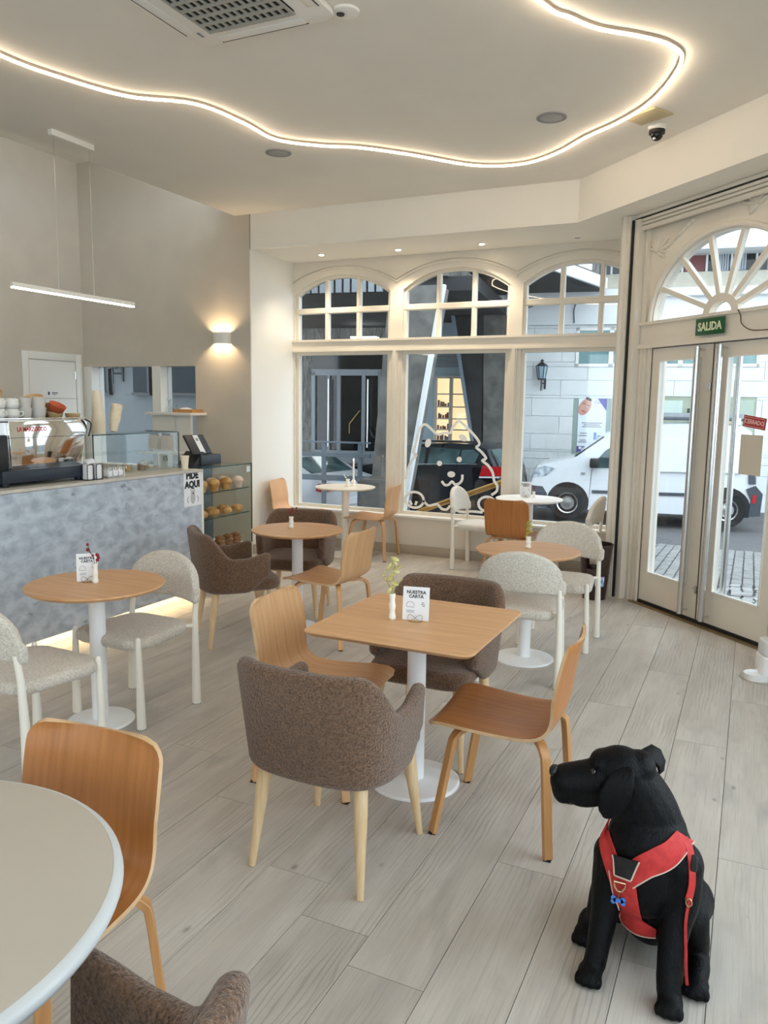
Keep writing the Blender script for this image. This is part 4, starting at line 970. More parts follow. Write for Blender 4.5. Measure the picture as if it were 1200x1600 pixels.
# ================================================================== ON THE TABLES
VASE = pm('white_stoneware', srgb(240, 236, 226), rough=.5, bump=.2, bscale=40)
def vase(x, y, z, h, r, label):
    t = thing('bud_vase', label, 'vase', (x, y, z), 0, 'white bud vases')
    pr = []
    for i in range(15):
        q = i / 14; pr.append((r * (.92 + .12 * math.sin(q * 15)) * (1 - .18 * q), h * q))
    m = MB(); m.lathe([(r * .8, 0)] + pr[1:] + [(r * .55, h), (r * .5, h * .6)], 18); m.build('body', VASE, t, angle=80); return t
def sprig(x, y, z, items, stems, smat, lmat, label, name='flower_sprig'):
    t = thing(name, label, 'flowers', (x, y, z))
    m = MB()
    for s in stems: m.tube(catmull(s, 4), .0016, 6)
    m.build('stem', smat, t)
    for (c, sx, sy, sz, rx, ry) in items:
        m = MB(); m.ball((0, 0, 0), 1, 10, 6, sx, sy, sz, M=Matrix.Translation(c) @ Matrix.Rotation(ry, 4, 'Y') @ Matrix.Rotation(rx, 4, 'X')); m.build('leaf' if sz < .02 else 'berry', lmat, t)
    return t
STEMG = pm('dry_stem', srgb(142, 128, 78), rough=.7); LEAFY = pm('pale_yellow_leaf', srgb(214, 204, 140), srgb(190, 186, 118), scale=30, rough=.6); BERRY = pm('red_berry', srgb(140, 20, 30), rough=.35); STEMB = pm('brown_stem', srgb(84, 58, 50), rough=.7); LEAFO = pm('olive_leaf', srgb(170, 160, 70), rough=.6)
def card(x, y, z, rz, w_, h_, label):
    t = thing('menu_card', label, 'menu card', (x, y, z), rz, 'menu cards')
    Mt = Matrix.Rotation(R(-6), 4, 'X')
    m = MB(); m.box(0, 0, h_ / 2 + .004, w_, .0014, h_, Mt); m.build('card', PAPER, t, smooth=False)
    k = w_ / .115
    o = text('lettering', 'NUESTRA\nCARTA', .0195 * k, INK, t, (0, -.0012, h_ * .80), (R(90 - 6), 0, 0), ext=.0002, off=.0006 * k, line=.92); o.location = Mt @ Vector((0, -.0012, h_ * .80))
    m = MB(); P3 = lambda a, b: tuple(Mt @ Vector((a * k, -.0012, h_ * b)))
    m.tube([P3(-.04, .42), P3(-.041, .50), P3(-.034, .57), P3(-.026, .58), P3(-.016, .57), P3(-.008, .50), P3(-.006, .42), P3(-.04, .42)], .0007, 5)
    m.build('drawing', INK, t)
    m = MB()
    for b in (.26, .29, .32): m.box(-.024 * k, -.001, h_ * b, .034 * k, .0004, .0018, Mt)
    for a, b in ((.030, .56), (.034, .51), (.028, .51), (.034, .46)): m.box(a * k, -.001, h_ * b, .010 * k, .0004, .004, Mt)
    m.build('small_print', GREYINK, t, smooth=False)
    m = MB(); pts = [(.032 * math.cos(a) * k, -.012 + .004 * math.sin(2 * a), .018 + .013 * math.sin(2 * a)) for a in [2 * PI * i / 32 for i in range(32)]]
    m.tube(pts, .0011, 6, loop=True); m.tube([(.03 * math.cos(a) * k, .002 + .022 * math.sin(a), .0014) for a in [2 * PI * i / 24 for i in range(24)]], .0011, 6, loop=True); m.cyl((0, -.012, .018), (0, -.016, .001), .0011, n=6)
    m.build('wire_foot', pm('brass_wire', srgb(150, 120, 70), rough=.3, metal=1), t)
    return t
vase(-1.392, 3.085, .75, .118, .0165, 'white bud vase with pale yellow flowers on the square table')
sprig(-1.392, 3.085, .86, [((.0 + .012 * ((k % 3) - 1), .008 * ((k % 2) - .5), .02 + .018 * k), .020, .013, .006, .5 * (k % 3 - 1), R(40 * ((k % 3) - 1) - 20)) for k in range(9)] + [((.035, 0, .065), .022, .014, .003, .2, R(-45)), ((.03, 0, .13), .026, .014, .003, .3, R(-20)), ((.005, 0, .155), .024, .014, .003, 0, R(50)), ((-.035, .0, .07), .008, .008, .008, 0, 0), ((-.045, .0, .085), .007, .007, .007, 0, 0), ((-.04, .0, .10), .007, .007, .007, 0, 0)],
      [[(0, 0, -.06), (0, 0, .03), (.006, 0, .10), (.012, 0, .16)], [(0, 0, -.06), (-.012, 0, .03), (-.036, 0, .075), (-.045, 0, .10)], [(0, 0, -.05), (.012, 0, .03), (.035, 0, .065)]], STEMG, LEAFY, 'dried pale yellow flowers in the vase on the square table')
card(-1.288, 3.105, .75, R(12), .118, .148, 'menu card reading NUESTRA CARTA on the square table')
vase(-3.049, 2.989, .75, .105, .0165, 'white bud vase with red berries on the small round table beside the bar')
sprig(-3.049, 2.989, .845, [((-.045, .0, .105), .008, .008, .008, 0, 0), ((-.055, .01, .075), .010, .010, .010, 0, 0), ((-.012, 0, .05), .007, .007, .007, 0, 0), ((.02, 0, .055), .014, .008, .010, 0, .4), ((.028, 0, .04), .012, .008, .006, 0, -.4), ((.02, 0, .03), .010, .010, .009, 0, 0)],
      [[(0, 0, -.05), (-.005, 0, .03), (-.03, 0, .07), (-.045, 0, .105)], [(-.02, 0, .055), (-.055, .01, .075)], [(0, 0, -.04), (.015, 0, .03), (.025, 0, .055)]], STEMB, BERRY, 'sprig of red berries in the vase beside the bar', 'berry_sprig')
card(-3.105, 2.99, .75, R(42), .105, .145, 'menu card beside the red berries on the small round table')
vase(-3.127, 5.04, .75, .088, .021, 'white bud vase with dark red flowers on the middle round table')
sprig(-3.127, 5.04, .832, [((-.02, 0, .05), .010, .010, .009, 0, 0), ((.01, 0, .065), .011, .011, .010, 0, 0), ((.025, 0, .045), .009, .009, .009, 0, 0), ((-.03, 0, .03), .012, .008, .005, 0, .5), ((.045, 0, .075), .007, .007, .007, 0, 0), ((0, 0, .035), .012, .010, .008, 0, 0)],
      [[(0, 0, -.04), (-.01, 0, .02), (-.02, 0, .05)], [(0, 0, -.04), (.005, 0, .03), (.01, 0, .065)], [(0, 0, -.04), (.02, 0, .02), (.045, 0, .075)]], STEMB, pm('dried_red_flower', srgb(132, 42, 38), rough=.6), 'dark red dried flowers on the middle round table')
vase(-1.313, 5.115, .75, .078, .021, 'white bud vase with olive leaves on the round table near the door')
sprig(-1.313, 5.115, .822, [((.012 * (k % 3 - 1), 0, .02 + .012 * k), .022, .010, .006, .3, R(50 * (k % 3 - 1) - 25)) for k in range(8)], [[(0, 0, -.04), (.002, 0, .05), (0, 0, .11)]], STEMG, LEAFO, 'olive yellow leaves in the vase near the door')
vase(-4.04, 7.70, .775, .085, .026, 'white stone vase at the foot of the candle by the window')
t = thing('candle', 'tall lit white candle in a knotted holder on the window table', 'candle', (-4.02, 7.80, .775))
m = MB(); m.lathe([(.03, 0), (.034, .012), (.022, .03), (.03, .05), (.018, .065), (.014, .075)], 16); m.build('holder', VASE, t)
m = MB(); m.lathe([(.0105, .07), (.0095, .27), (.006, .274), (.001, .275)], 12); m.build('wax', CERW, t)
m = MB(); m.ball((0, 0, .292), .006, 8, 8, 1, 1, 2.2); m.build('flame', glow('candle_flame', (1, .62, .30), 14), t)
sprig(-4.04, 7.70, .85, [((-.03, 0, .03), .016, .010, .004, .3, .6), ((.0, 0, .045), .014, .009, .004, .2, -.5), ((-.045, 0, .05), .010, .008, .004, 0, .9)], [[(0, 0, -.03), (-.02, 0, .02), (-.045, 0, .05)], [(0, 0, -.03), (0, 0, .045)]], STEMG, pm('white_petal', srgb(236, 232, 214), rough=.6), 'small white flowers beside the candle')
vase(-1.962, 7.79, .775, .062, .017, 'white bud vase on the white window table')
sprig(-1.962, 7.79, .832, [((0, 0, .03), .007, .007, .008, 0, 0), ((.012, 0, .05), .006, .006, .007, 0, 0), ((-.01, 0, .06), .007, .007, .008, 0, 0)], [[(0, 0, -.03), (0, 0, .03)], [(0, 0, -.03), (.012, 0, .05)], [(0, 0, -.03), (-.01, 0, .06)]], STEMB, BERRY, 'tiny red buds in the vase on the white window table', 'bud_sprig')
card(-2.035, 7.75, .775, R(20), .112, .155, 'menu card on the white table at the shop window')

# ================================================================== FLOOR ITEMS
t = thing('waste_bin', 'dark brown open waste bin with a blue sticker beside the door post', 'bin', (-1.185, 7.01, 0), R(17))
BINB = pm('dark_brown_plastic', srgb(52, 34, 30), rough=.35)
m = MB(); n = 40; rg = []
for z in [0, .02, .10, .20, .28, .40, .45, .485, .49]:
    r = .100 + .042 * (z / .49) + (.004 if z > .44 else 0); rg.append([(r * math.cos(2 * PI * j / n), r * math.sin(2 * PI * j / n), z) for j in range(n)])
vs = [p for r_ in rg for p in r_]; fs = []
for i in range(len(rg) - 1):
    for j in range(n):
        ang = (360 * (j + .5) / n)
        if rg[i][0][2] >= .279 and rg[i + 1][0][2] <= .401 and (222 < ang < 278 or 60 < ang < 110): continue
        k = (j + 1) % n; fs.append((i * n + j, i * n + k, (i + 1) * n + k, (i + 1) * n + j))
fs.append(tuple(range(n)))
m.add(vs, fs); o = m.build('bucket', BINB, t); md = o.modifiers.new('wall', 'SOLIDIFY'); md.thickness = .004
m = MB(); m.tube([(.145 * math.cos(2 * PI * j / 36), .145 * math.sin(2 * PI * j / 36), .49) for j in range(36)], .006, 8, loop=True); m.build('rim', BINB, t)
m = MB(); rr = .1195
vs = []; 
for i in range(9):
    a = R(-96 + 42 * i / 8)
    for z in (.125, .215): rr = .1025 + .042 * z / .49; vs.append((rr * math.cos(a), rr * math.sin(a), z))
m.add(vs, [(2 * i, 2 * i + 2, 2 * i + 3, 2 * i + 1) for i in range(8)]); m.build('sticker', pm('blue_sticker', srgb(96, 160, 214), srgb(232, 232, 240), scale=26, rough=.4, lo=.42, hi=.6, c3=srgb(150, 44, 70), s3=18, lo3=.62, hi3=.68), t)
t = thing('pet_water_fountain', 'white pet water dispenser with clear tank on a mat by the door', 'water dispenser', (.215, 5.40, 0), R(20))
m = MB(); m.lathe([(.19, 0), (.19, .004)], 40, (0, 0, 0), sx=1.0, sy=.8); m.build('mat', pm('clear_mat', srgb(176, 172, 158), rough=.3), t)
m = MB(); pad(m, rpoly(.19, .19, .05, 6, .02, .02), .005, .15, .012); m.build('body', WHITEM, t)
m = MB(); pad(m, rpoly(.175, .175, .05, 6, .02, .02), .152, .245, .012); m.build('water_tank', pm('frosted_tank', srgb(222, 228, 230), rough=.15), t)
m = MB(); m.lathe([(.075, .004), (.082, .035), (.085, .045), (.078, .045), (.07, .03), (.001, .028)], 28, (-.10, -.04, 0), sx=1, sy=.85); m.build('bowl', WHITEM, t)
# ================================================================== THE STREET OUTSIDE
# street frame: s along the opposite kerb, t away from the cafe, z up
ME = Matrix(((.98739, -.15833, 0, -2.952), (.15833, .98739, 0, 14.176), (0, 0, 1, 0), (0, 0, 0, 1)))
MEI = ME.inverted()
def eb(mb, name, mat, parent=None, **k):
    o = mb.build(name, mat, parent, **k)
    if parent is None: o.matrix_world = ME
    return o
STONEW = pm('white_stone_cladding', srgb(230, 232, 230), srgb(221, 224, 223), scale=2, rough=.7, rnd=.025, bump=.05, bscale=30)
STUCCO = pm('white_stucco', srgb(230, 232, 232), rough=.8)
BEIGEST = pm('beige_stone_band', srgb(206, 200, 184), srgb(192, 186, 170), scale=6, rough=.8)
STREETG = pm('street_window_glass', srgb(96, 132, 134), srgb(132, 164, 162), scale=1.4, rough=.08)
DARKG = pm('dark_glass', srgb(16, 22, 26), rough=.06)
MARBLE = pm('grey_veined_marble', srgb(96, 95, 92), srgb(158, 155, 147), scale=3.2, stretch=(3.5, 3.5, .6), detail=8, rough=.5, c3=srgb(60, 60, 60), s3=6, dist=1.5)
CONCR = pm('street_concrete', srgb(92, 90, 87), srgb(122, 119, 114), scale=4, detail=8, rough=.9, bump=.2, bscale=12)
CONCD = pm('dark_and_shaded_concrete', srgb(42, 42, 44), srgb(58, 58, 60), scale=3, rough=.9)  # dark slabs, and the pillar side coloured as if in shade
ALU = pm('grey_aluminium', srgb(150, 156, 160), rough=.4, metal=.3)
RAILM = pm('blue_grey_rail', srgb(128, 140, 150), rough=.5)
ASPH = pm('ribbed_asphalt', srgb(84, 84, 86), srgb(102, 102, 102), scale=30, rough=.9, bump=.2, bscale=60)
COBB = pm('pale_cobble', srgb(134, 134, 131), srgb(160, 160, 157), scale=8, rough=.85, rnd=.22)
# ground
def gz_(x, y):
    z = -.07 - .044 * min(max(y - 7.0, 0), 7.3)
    if x < -3.2 and y > 8.5: z -= .085 * (-3.2 - x) * min(1, (y - 8.5) / 4)
    return z
def ground(name, x0, x1, y0, y1, n, mat, dz, label):
    m = MB(); k = n
    vs = [(x0 + (x1 - x0) * i / k, y0 + (y1 - y0) * j / k, 0) for j in range(k + 1) for i in range(k + 1)]
    vs = [(x, y, gz_(x, y) + dz) for x, y, _ in vs]
    m.add(vs, [(j * (k + 1) + i, j * (k + 1) + i + 1, (j + 1) * (k + 1) + i + 1, (j + 1) * (k + 1) + i) for j in range(k) for i in range(k)])
    o = m.build(name, mat); return tag(o, label, kind='structure')
ground('ground_road', -16, 12, 8.35, 20, 40, ASPH, -.03, 'grey ribbed street surface')
m = MB(); m.prism([(-.8, 7.2), (1.6, 4.9), (12, -4), (12, 12.2), (-2.6, 12.4), (-4.2, 8.4), (-.9, 8.4)], -.5, -.42); m.build('ground_subbase', ASPH, bpy.data.objects['ground_road'], smooth=False)
gside = ground('ground_side_street', 1.55, 14, -12, 8.35, 6, ASPH, -.12, 'side street surface')
# cobbled pavement in front of the door
pv = MB()
vs = []; poly = [(-1.0, 7.42), (1.55, 4.87), (3.2, 4.87), (3.2, 12.0), (-2.0, 12.35), (-2.9, 8.4), (-1.0, 8.4)]
pv.add([(x, y, gz_(x, y) - .012) for x, y in poly], [tuple(range(len(poly)))])
pave = tag(pv.build('pavement', pm('cobble_joint', srgb(92, 92, 90), rough=.95), smooth=False), 'cobbled pavement outside the entrance', kind='structure')
cobm = MB(); cobm.prism(rpoly(.096, .100, .024, 2), -.02, .0); cobme = cobm.mesh('cobble', COBB, smooth=False)
random.seed(5); cells = []
x = -2.0
while x < 1.7:
    y = 5.0 + (.06 if int(round(x / .115)) % 2 else 0)
    while y < 12.0:
        if x + y > 6.50 and (y < 8.3 or True) and not (x < -.95 and y < 8.42): cells.append((x, y))
        y += .115
    x += .115
vis = [c for c in cells if -.19 < (c[0] / c[1]) < .075]
vis.sort(key=lambda c: c[1]); near = set(vis[:290]); rest = MB()
for c in cells:
    zz = gz_(*c) + random.uniform(-.003, .004)
    if c in near: o = link('cobble', cobme, pave, (c[0] + random.uniform(-.012, .012), c[1] + random.uniform(-.01, .01), zz), (R(-2.5), 0, random.choice((0, PI / 2)) + random.uniform(-.05, .05)))
    elif c in vis or c[1] < 12: rest.prism(rpoly(.102, .102, .018, 1, c[0], c[1]), zz - .02, zz)
o = rest.build('cobble_field', COBB, pave, smooth=False); o['kind'] = 'stuff'

# ---- white building opposite
wb = thing('white_street_building', 'white stone-clad building across the street behind the van', 'building'); wb.matrix_world = ME
m = MB(); m.bx(-1.54, 9, 3.05, 6, -1, 9); m.build('wall_core', STUCCO, wb, smooth=False)
opens = [(-.10, .68, .55, 1.88), (-.10, 1.28, 2.53, 3.34), (1.56, 3.50, 2.53, 3.34), (1.56, 3.50, .75, 1.92)]
zc = [-.45]
while zc[-1] < 3.38: zc.append(zc[-1] + .385)
zc[-1] = 3.40
for r_i in range(len(zc) - 1):
    zcut = sorted({zc[r_i], zc[r_i + 1]} | {v for o_ in opens for v in o_[2:] if zc[r_i] + .03 < v < zc[r_i + 1] - .03})
    for za, zb_ in zip(zcut, zcut[1:]):
        sc_ = {-1.54, 6.0} | {-1.54 + 1.15 * k + (.55 if r_i % 2 else .0) for k in range(0, 8)} | {v for o_ in opens for v in o_[:2] if o_[2] < (za + zb_) / 2 < o_[3]}
        sc_ = sorted(v for v in sc_ if -1.54 <= v <= 6.0)
        for sa, sb in zip(sc_, sc_[1:]):
            if sb - sa < .02: continue
            cm, zm = (sa + sb) / 2, (za + zb_) / 2
            if any(o_[0] < cm < o_[1] and o_[2] < zm < o_[3] for o_ in opens): continue
            m = MB(); m.bx(sa + .005, sb - .005, 3.022, 3.05, za + .005, zb_ - .005); m.build('stone_panel', STONEW, wb, smooth=False)
m = MB(); m.bx(-1.6, 9, 2.93, 3.05, 3.40, 3.93); m.build('plain_band', STUCCO, wb, smooth=False)
m = MB(); m.bx(-1.6, 9, 2.80, 3.05, 3.93, 4.10); m.build('cornice', STUCCO, wb, smooth=False, bevel=.02)
m = MB(); m.bx(-1.6, 9, 2.95, 3.05, 4.10, 4.41); m.build('beige_band', BEIGEST, wb, smooth=False)
m = MB(); m.bx(-1.6, 9, 2.3, 3.05, 4.74, 9); m.build('overhang_wall', STUCCO, wb, smooth=False)
for k in range(12):
    s0 = .1 + .46 * k
    m = MB(); m.bx(s0, s0 + .42, 3.0, 3.04, 4.43, 4.74); w_ = m.build('window', pm('curtain_red', srgb(120, 60, 62), rough=.5) if k == 4 else DARKG, wb, smooth=False)
    if k != 4:
        m = MB()
        for j in range(5): m.cyl((s0 + .05 + .045 * j + (.14 if k % 2 else 0), 2.985, 4.42), (s0 + .05 + .045 * j + (.14 if k % 2 else 0), 2.985, 4.74), .02, n=8)
        m.build('curtain', pm('grey_curtain', srgb(176, 182, 190), rough=.8), w_)
    m = MB(); m.bx(s0 - .04, s0, 2.97, 3.05, 4.41, 4.74); m.build('window_post', STUCCO, wb, smooth=False)
def street_window(s0, s1, z0, z1, bars, frame=.06):
    m = MB(); m.bx(s0, s1, 3.02, 3.045, z0, z1); w_ = m.build('window', STREETG, wb, smooth=False)
    m = MB(); m.bx(s0, s0 + frame, 3.0, 3.1, z0, z1); m.bx(s1 - frame, s1, 3.0, 3.1, z0, z1); m.bx(s0, s1, 3.0, 3.1, z0, z0 + frame); m.bx(s0, s1, 3.0, 3.1, z1 - frame, z1)
    for b in bars: m.bx(b - .045, b + .045, 3.0, 3.1, z0, z1)
    m.build('frame', WHITE, w_, smooth=False)
# hollow the core behind the openings with dark boxes standing proud of it
street_window(-.10, 1.28, 2.53, 3.34, (.62,)); street_window(1.56, 3.50, 2.53, 3.34, (2.0, 2.9))
m = MB(); m.bx(1.56, 3.50, 3.04, 3.06, .75, 1.92); w_ = m.build('shop_window', pm('shop_glass', srgb(140, 150, 128), srgb(172, 178, 156), scale=1.2, rough=.1), wb, smooth=False)
m = MB(); m.bx(1.62, 2.1, 3.02, 3.04, 1.5, 1.84); m.build('blind', pm('pale_green_blind', srgb(196, 212, 200), rough=.7), w_, smooth=False)
m = MB(); m.bx(2.2, 2.42, 3.02, 3.04, 1.45, 1.68); m.build('sign_panel', pm('dark_green_sign', srgb(40, 66, 56), rough=.5), w_, smooth=False)
m = MB(); m.bx(2.5, 2.85, 3.02, 3.04, 1.3, 1.62); m.build('lit_display', glow('shop_glow', (1.0, .62, .36), 1.0), w_, smooth=False)
m = MB(); m.bx(3.05, 3.46, 3.02, 3.04, 1.1, 1.86); m.build('blind', pm('sage_blind', srgb(176, 188, 172), rough=.7), w_, smooth=False)
# poster niche
m = MB(); m.bx(-.10, .68, 3.03, 3.06, .55, 1.88); w_ = m.build('niche', pm('sage_niche', srgb(150, 166, 160), rough=.7), wb, smooth=False)
pt = thing('skincare_poster', 'street poster with a smiling face, purple corner and purple bottom band', 'poster'); pt.matrix_world = ME @ Matrix.Translation((.295, 3.028, 1.24))
m = MB(); m.bx(-.29, .29, -.004, 0, -.63, .62); m.build('sheet', pm('poster_white', srgb(232, 238, 244), rough=.5), pt, smooth=False)
PURP = pm('poster_purple', srgb(84, 74, 160), rough=.5); SKIN = pm('poster_skin', srgb(214, 168, 150), srgb(196, 146, 128), scale=6, rough=.6); HAIR = pm('poster_hair', srgb(52, 40, 38), rough=.6)
m = MB(); m.bx(-.29, .29, -.006, -.004, -.63, -.40); m.prism([(.10, .62), (.29, .62), (.29, .36)], -.006, -.004, 'y'); m.build('purple_print', PURP, pt, smooth=False)
Mf = Matrix.Translation((-.16, -.0045, .44)) @ Matrix.Rotation(R(28), 4, 'Y')
m = MB(); m.ball((0, 0, 0), 1, 24, 12, .12, .004, .19, M=Mf); m.build('face_print', SKIN, pt)
m = MB(); m.ball((0, -.003, .17), 1, 16, 8, .10, .004, .06, M=Mf) if False else None; m.ball((-.01, -.003, .185), 1, 16, 8, .07, .004, .03, M=Mf); m.ball((.05, -.004, .06), 1, 10, 6, .035, .003, .008, M=Mf); m.ball((-.05, -.004, .05), 1, 10, 6, .03, .003, .008, M=Mf); m.build('hair_print', HAIR, pt)
m = MB(); m.ball((.02, -.004, -.09), 1, 12, 6, .05, .003, .016, M=Mf); m.build('mouth_print', pm('poster_lips', srgb(196, 100, 100), rough=.6), pt)
text('lettering', 'Cera', .09, PURP, pt, (.13, -.0062, .54), (R(90), 0, 0))
m = MB()
for k, (a, w2, z) in enumerate(((0, .42, .10), (0, .34, .06), (0, .40, .02), (-.16, .15, -.12), (-.17, .17, -.17), (-.17, .14, -.27), (-.17, .18, -.31))): m.bx(a - w2 / 2, a + w2 / 2, -.006, -.004, z - .008, z + .008)
m.build('small_print', pm('poster_grey_text', srgb(120, 116, 132), rough=.7), pt, smooth=False)
m = MB(); m.bx(.05, .11, -.006, -.004, -.36, -.10); m.bx(.13, .20, -.006, -.004, -.38, -.16); m.build('product_print', pm('poster_blue', srgb(120, 150, 206), rough=.6), pt, smooth=False)
m = MB(); m.bx(-.25, -.19, -.008, -.006, -.46, -.41); m.bx(-.17, -.02, -.008, -.006, -.45, -.425); m.bx(-.25, -.19, -.008, -.006, -.58, -.53); m.build('white_print', PAPER, pt, smooth=False)
# lantern
LANT = pm('black_iron', srgb(40, 46, 52), rough=.5)
def lantern(name, label, M):
    t = thing(name, label, 'lantern'); t.matrix_world = M
    m = MB(); m.lathe([(.135, .10), (.06, .17), (.035, .18), (.03, .21), (.045, .22), (.001, .25)], 6); m.build('cap', LANT, t, smooth=False)
    m = MB(); m.lathe([(.075, -.16), (.115, .10)], 6); m.build('glass_body', pm('lantern_glass', srgb(150, 172, 184), rough=.15), t, smooth=False)
    m = MB()
    for k in range(6):
        a = 2 * PI * k / 6; m.cyl((.078 * math.cos(a), .078 * math.sin(a), -.16), (.118 * math.cos(a), .118 * math.sin(a), .10), .009, n=6)
    m.lathe([(.08, -.19), (.08, -.155)], 6); m.build('cage', LANT, t, smooth=False)
    m = MB(); m.cyl((0, 0, -.19), (0, 0, -.42), .014, n=8); m.cyl((0, 0, -.26), (.07, .14, -.26), .012, n=8); m.bx(.05, .09, .12, .15, -.38, -.15); m.build('bracket', LANT, t, smooth=False)
    return t
lantern('wall_lantern', 'black iron lantern on the white building across the street', ME @ Matrix.Translation((-.79, 2.84, 2.43)))
# balcony and signboard above
bl = thing('street_balcony', 'dark-bottomed balcony with white signboard on the building across the street', 'balcony'); bl.matrix_world = ME
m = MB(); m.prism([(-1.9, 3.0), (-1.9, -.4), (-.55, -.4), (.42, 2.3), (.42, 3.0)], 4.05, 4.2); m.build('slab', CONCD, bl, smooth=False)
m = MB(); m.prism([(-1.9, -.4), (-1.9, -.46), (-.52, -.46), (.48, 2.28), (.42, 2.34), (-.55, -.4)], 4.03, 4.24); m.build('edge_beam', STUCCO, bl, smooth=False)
m = MB(); m.box(0, 0, 0, .75, .03, .55, Matrix.Translation((.05, 1.15, 4.55)) @ Matrix.Rotation(R(70), 4, 'Z')); s_ = m.build('signboard', PAPER, bl, smooth=False)
m = MB()
for w2, z in ((.42, .10), (.30, .0)): m.box(0, -.018, z, w2, .004, .05, Matrix.Translation((.05, 1.15, 4.55)) @ Matrix.Rotation(R(70), 4, 'Z'))
m.build('print', GREYINK, s_, smooth=False)
m = MB(); m.box(0, 0, 0, .5, .25, .5, Matrix.Translation((-.75, .2, 4.52))); m.build('air_unit', pm('pale_blue_unit', srgb(190, 206, 222), rough=.5), bl, smooth=False)
m = MB(); m.bx(-1.9, .3, 2.6, 2.62, 4.2, 4.74); m.build('balcony_door', MARBLE, bl, smooth=False)
t = thing('balcony_plant', 'green leafy plant on the balcony across the street', 'plant'); t.matrix_world = ME @ Matrix.Translation((-.30, .75, 4.20))
random.seed(9); m = MB()
for k in range(26):
    m.ball((random.uniform(-.14, .14), random.uniform(-.1, .1), .12 + random.uniform(0, .42)), random.uniform(.03, .06), 6, 5, 1.1, .5, .8)
m.build('foliage', pm('plant_green', srgb(66, 104, 52), srgb(96, 134, 70), scale=18, rough=.6), t, smooth=False)
m = MB(); m.lathe([(.07, 0), (.1, .14)], 10); m.build('pot', CERT, t)
m = MB(); m.tube(catmull([(-1.5, 2.9, 3.62), (-.9, 2.9, 3.83), (-.2, 2.9, 3.86), (.4, 2.9, 3.97), (1.2, 2.9, 4.05)], 5), .012, 6); m.tube(catmull([(-.12, 2.9, 3.86), (-.18, 2.9, 3.7), (-.16, 2.9, 3.43)], 4), .012, 6); tag(eb(m, 'facade_cable', LANT), 'black cables running along the white building across the street', 'cable')

# ---- portico building on the left
pb = thing('portico_building', 'dark marble building with recessed glass entrance across the street', 'building'); pb.matrix_world = ME
m = MB(); m.bx(-12, -1.54, 5.3, 6, -1, 9); m.build('back_wall', MARBLE, pb, smooth=False)
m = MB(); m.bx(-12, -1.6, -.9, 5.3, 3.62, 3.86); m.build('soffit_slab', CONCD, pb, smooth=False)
m = MB(); m.bx(-12, -2.1, -.98, -.9, 3.86, 9); m.build('parapet_wall', CONCR, pb, smooth=False)
for k in range(16):
    m = MB(); m.bx(-5.6 + .15 * k, -5.6 + .15 * k + .11, -1.03, -.98, 3.62, 4.3); m.build('balcony_slat', ALU, pb, smooth=False)
m = MB(); m.bx(-5.6, -4.95, 4.3, 4.6, 3.28, 3.32); m.build('ceiling_light', glow('portico_light', (.95, 1, 1), 4), pb, smooth=False)
# glass entrance
m = MB(); m.bx(-6.95, -5.05, 5.22, 5.28, .1, 3.2); e_ = m.build('entrance_glass', DARKG, pb, smooth=False)
m = MB()
for s0, wd_ in ((-6.95, .10), (-6.50, .06), (-6.24, .10), (-5.56, .10), (-5.12, .08)): m.bx(s0, s0 + wd_, 5.14, 5.24, .1, 2.5)
m.bx(-6.95, -5.04, 5.14, 5.24, 2.40, 2.56); m.bx(-6.95, -5.04, 5.14, 5.24, .1, .45); m.build('entrance_frame', ALU, e_, smooth=False)
for s0 in (-6.44, -5.36):
    m = MB(); m.cyl((s0, 5.05, .55), (s0, 5.05, 2.3), .022, n=10); m.build('entrance_handle', CHROME, e_)
m = MB(); m.tube([(-5.9, 5.18, .9), (-5.9, 5.18, 1.15), (-5.62, 5.18, 1.5)], .016, 6); m.build('brass_rail', pm('brass', srgb(196, 160, 90), rough=.3, metal=1), e_)
m = MB(); m.bx(-12, -4.6, 3.9, 5.3, -1, .12); m.build('entrance_step', CONCR, pb, smooth=False)
# lit shop between the pillars
m = MB(); m.bx(-4.3, -1.54, 4.1, 5.2, -1, 3.6); m.build('shop_front', pm('pale_blue_front', srgb(176, 196, 204), rough=.6), pb, smooth=False)
for k in range(6):
    m = MB(); m.bx(-3.45, -2.3, 4.06, 4.1, 2.56 + .075 * k, 2.615 + .075 * k); m.build('shutter_slat', ALU, pb, smooth=False)
m = MB(); m.bx(-3.34, -2.45, 4.08, 4.098, .6, 2.33); sw = m.build('shop_window', glow('lit_shop_window', (1.0, .74, .42), .75), pb, smooth=False)
m = MB()
for z in (.82, 1.08, 1.34, 1.62, 1.92): m.bx(-3.34, -2.45, 4.0, 4.08, z, z + .03)
m.bx(-3.02, -2.94, 3.99, 4.08, .6, 2.33); m.bx(-3.38, -3.32, 3.99, 4.1, .6, 2.36); m.bx(-2.48, -2.42, 3.99, 4.1, .6, 2.36); m.bx(-3.38, -2.42, 3.99, 4.1, 2.3, 2.36); m.build('shelf_frame', pm('pale_shelf', srgb(222, 216, 204), rough=.5), sw, smooth=False)
random.seed(21); m = MB()
for z in (.85, 1.11, 1.37, 1.65):
    for k in range(5):
        s0 = -3.30 + .055 * k + random.uniform(0, .02); m.bx(s0, s0 + .04, 4.02, 4.07, z, z + random.uniform(.06, .15))
m.build('goods', pm('shop_goods', srgb(150, 96, 64), srgb(120, 130, 136), scale=6, rough=.6), sw, smooth=False)
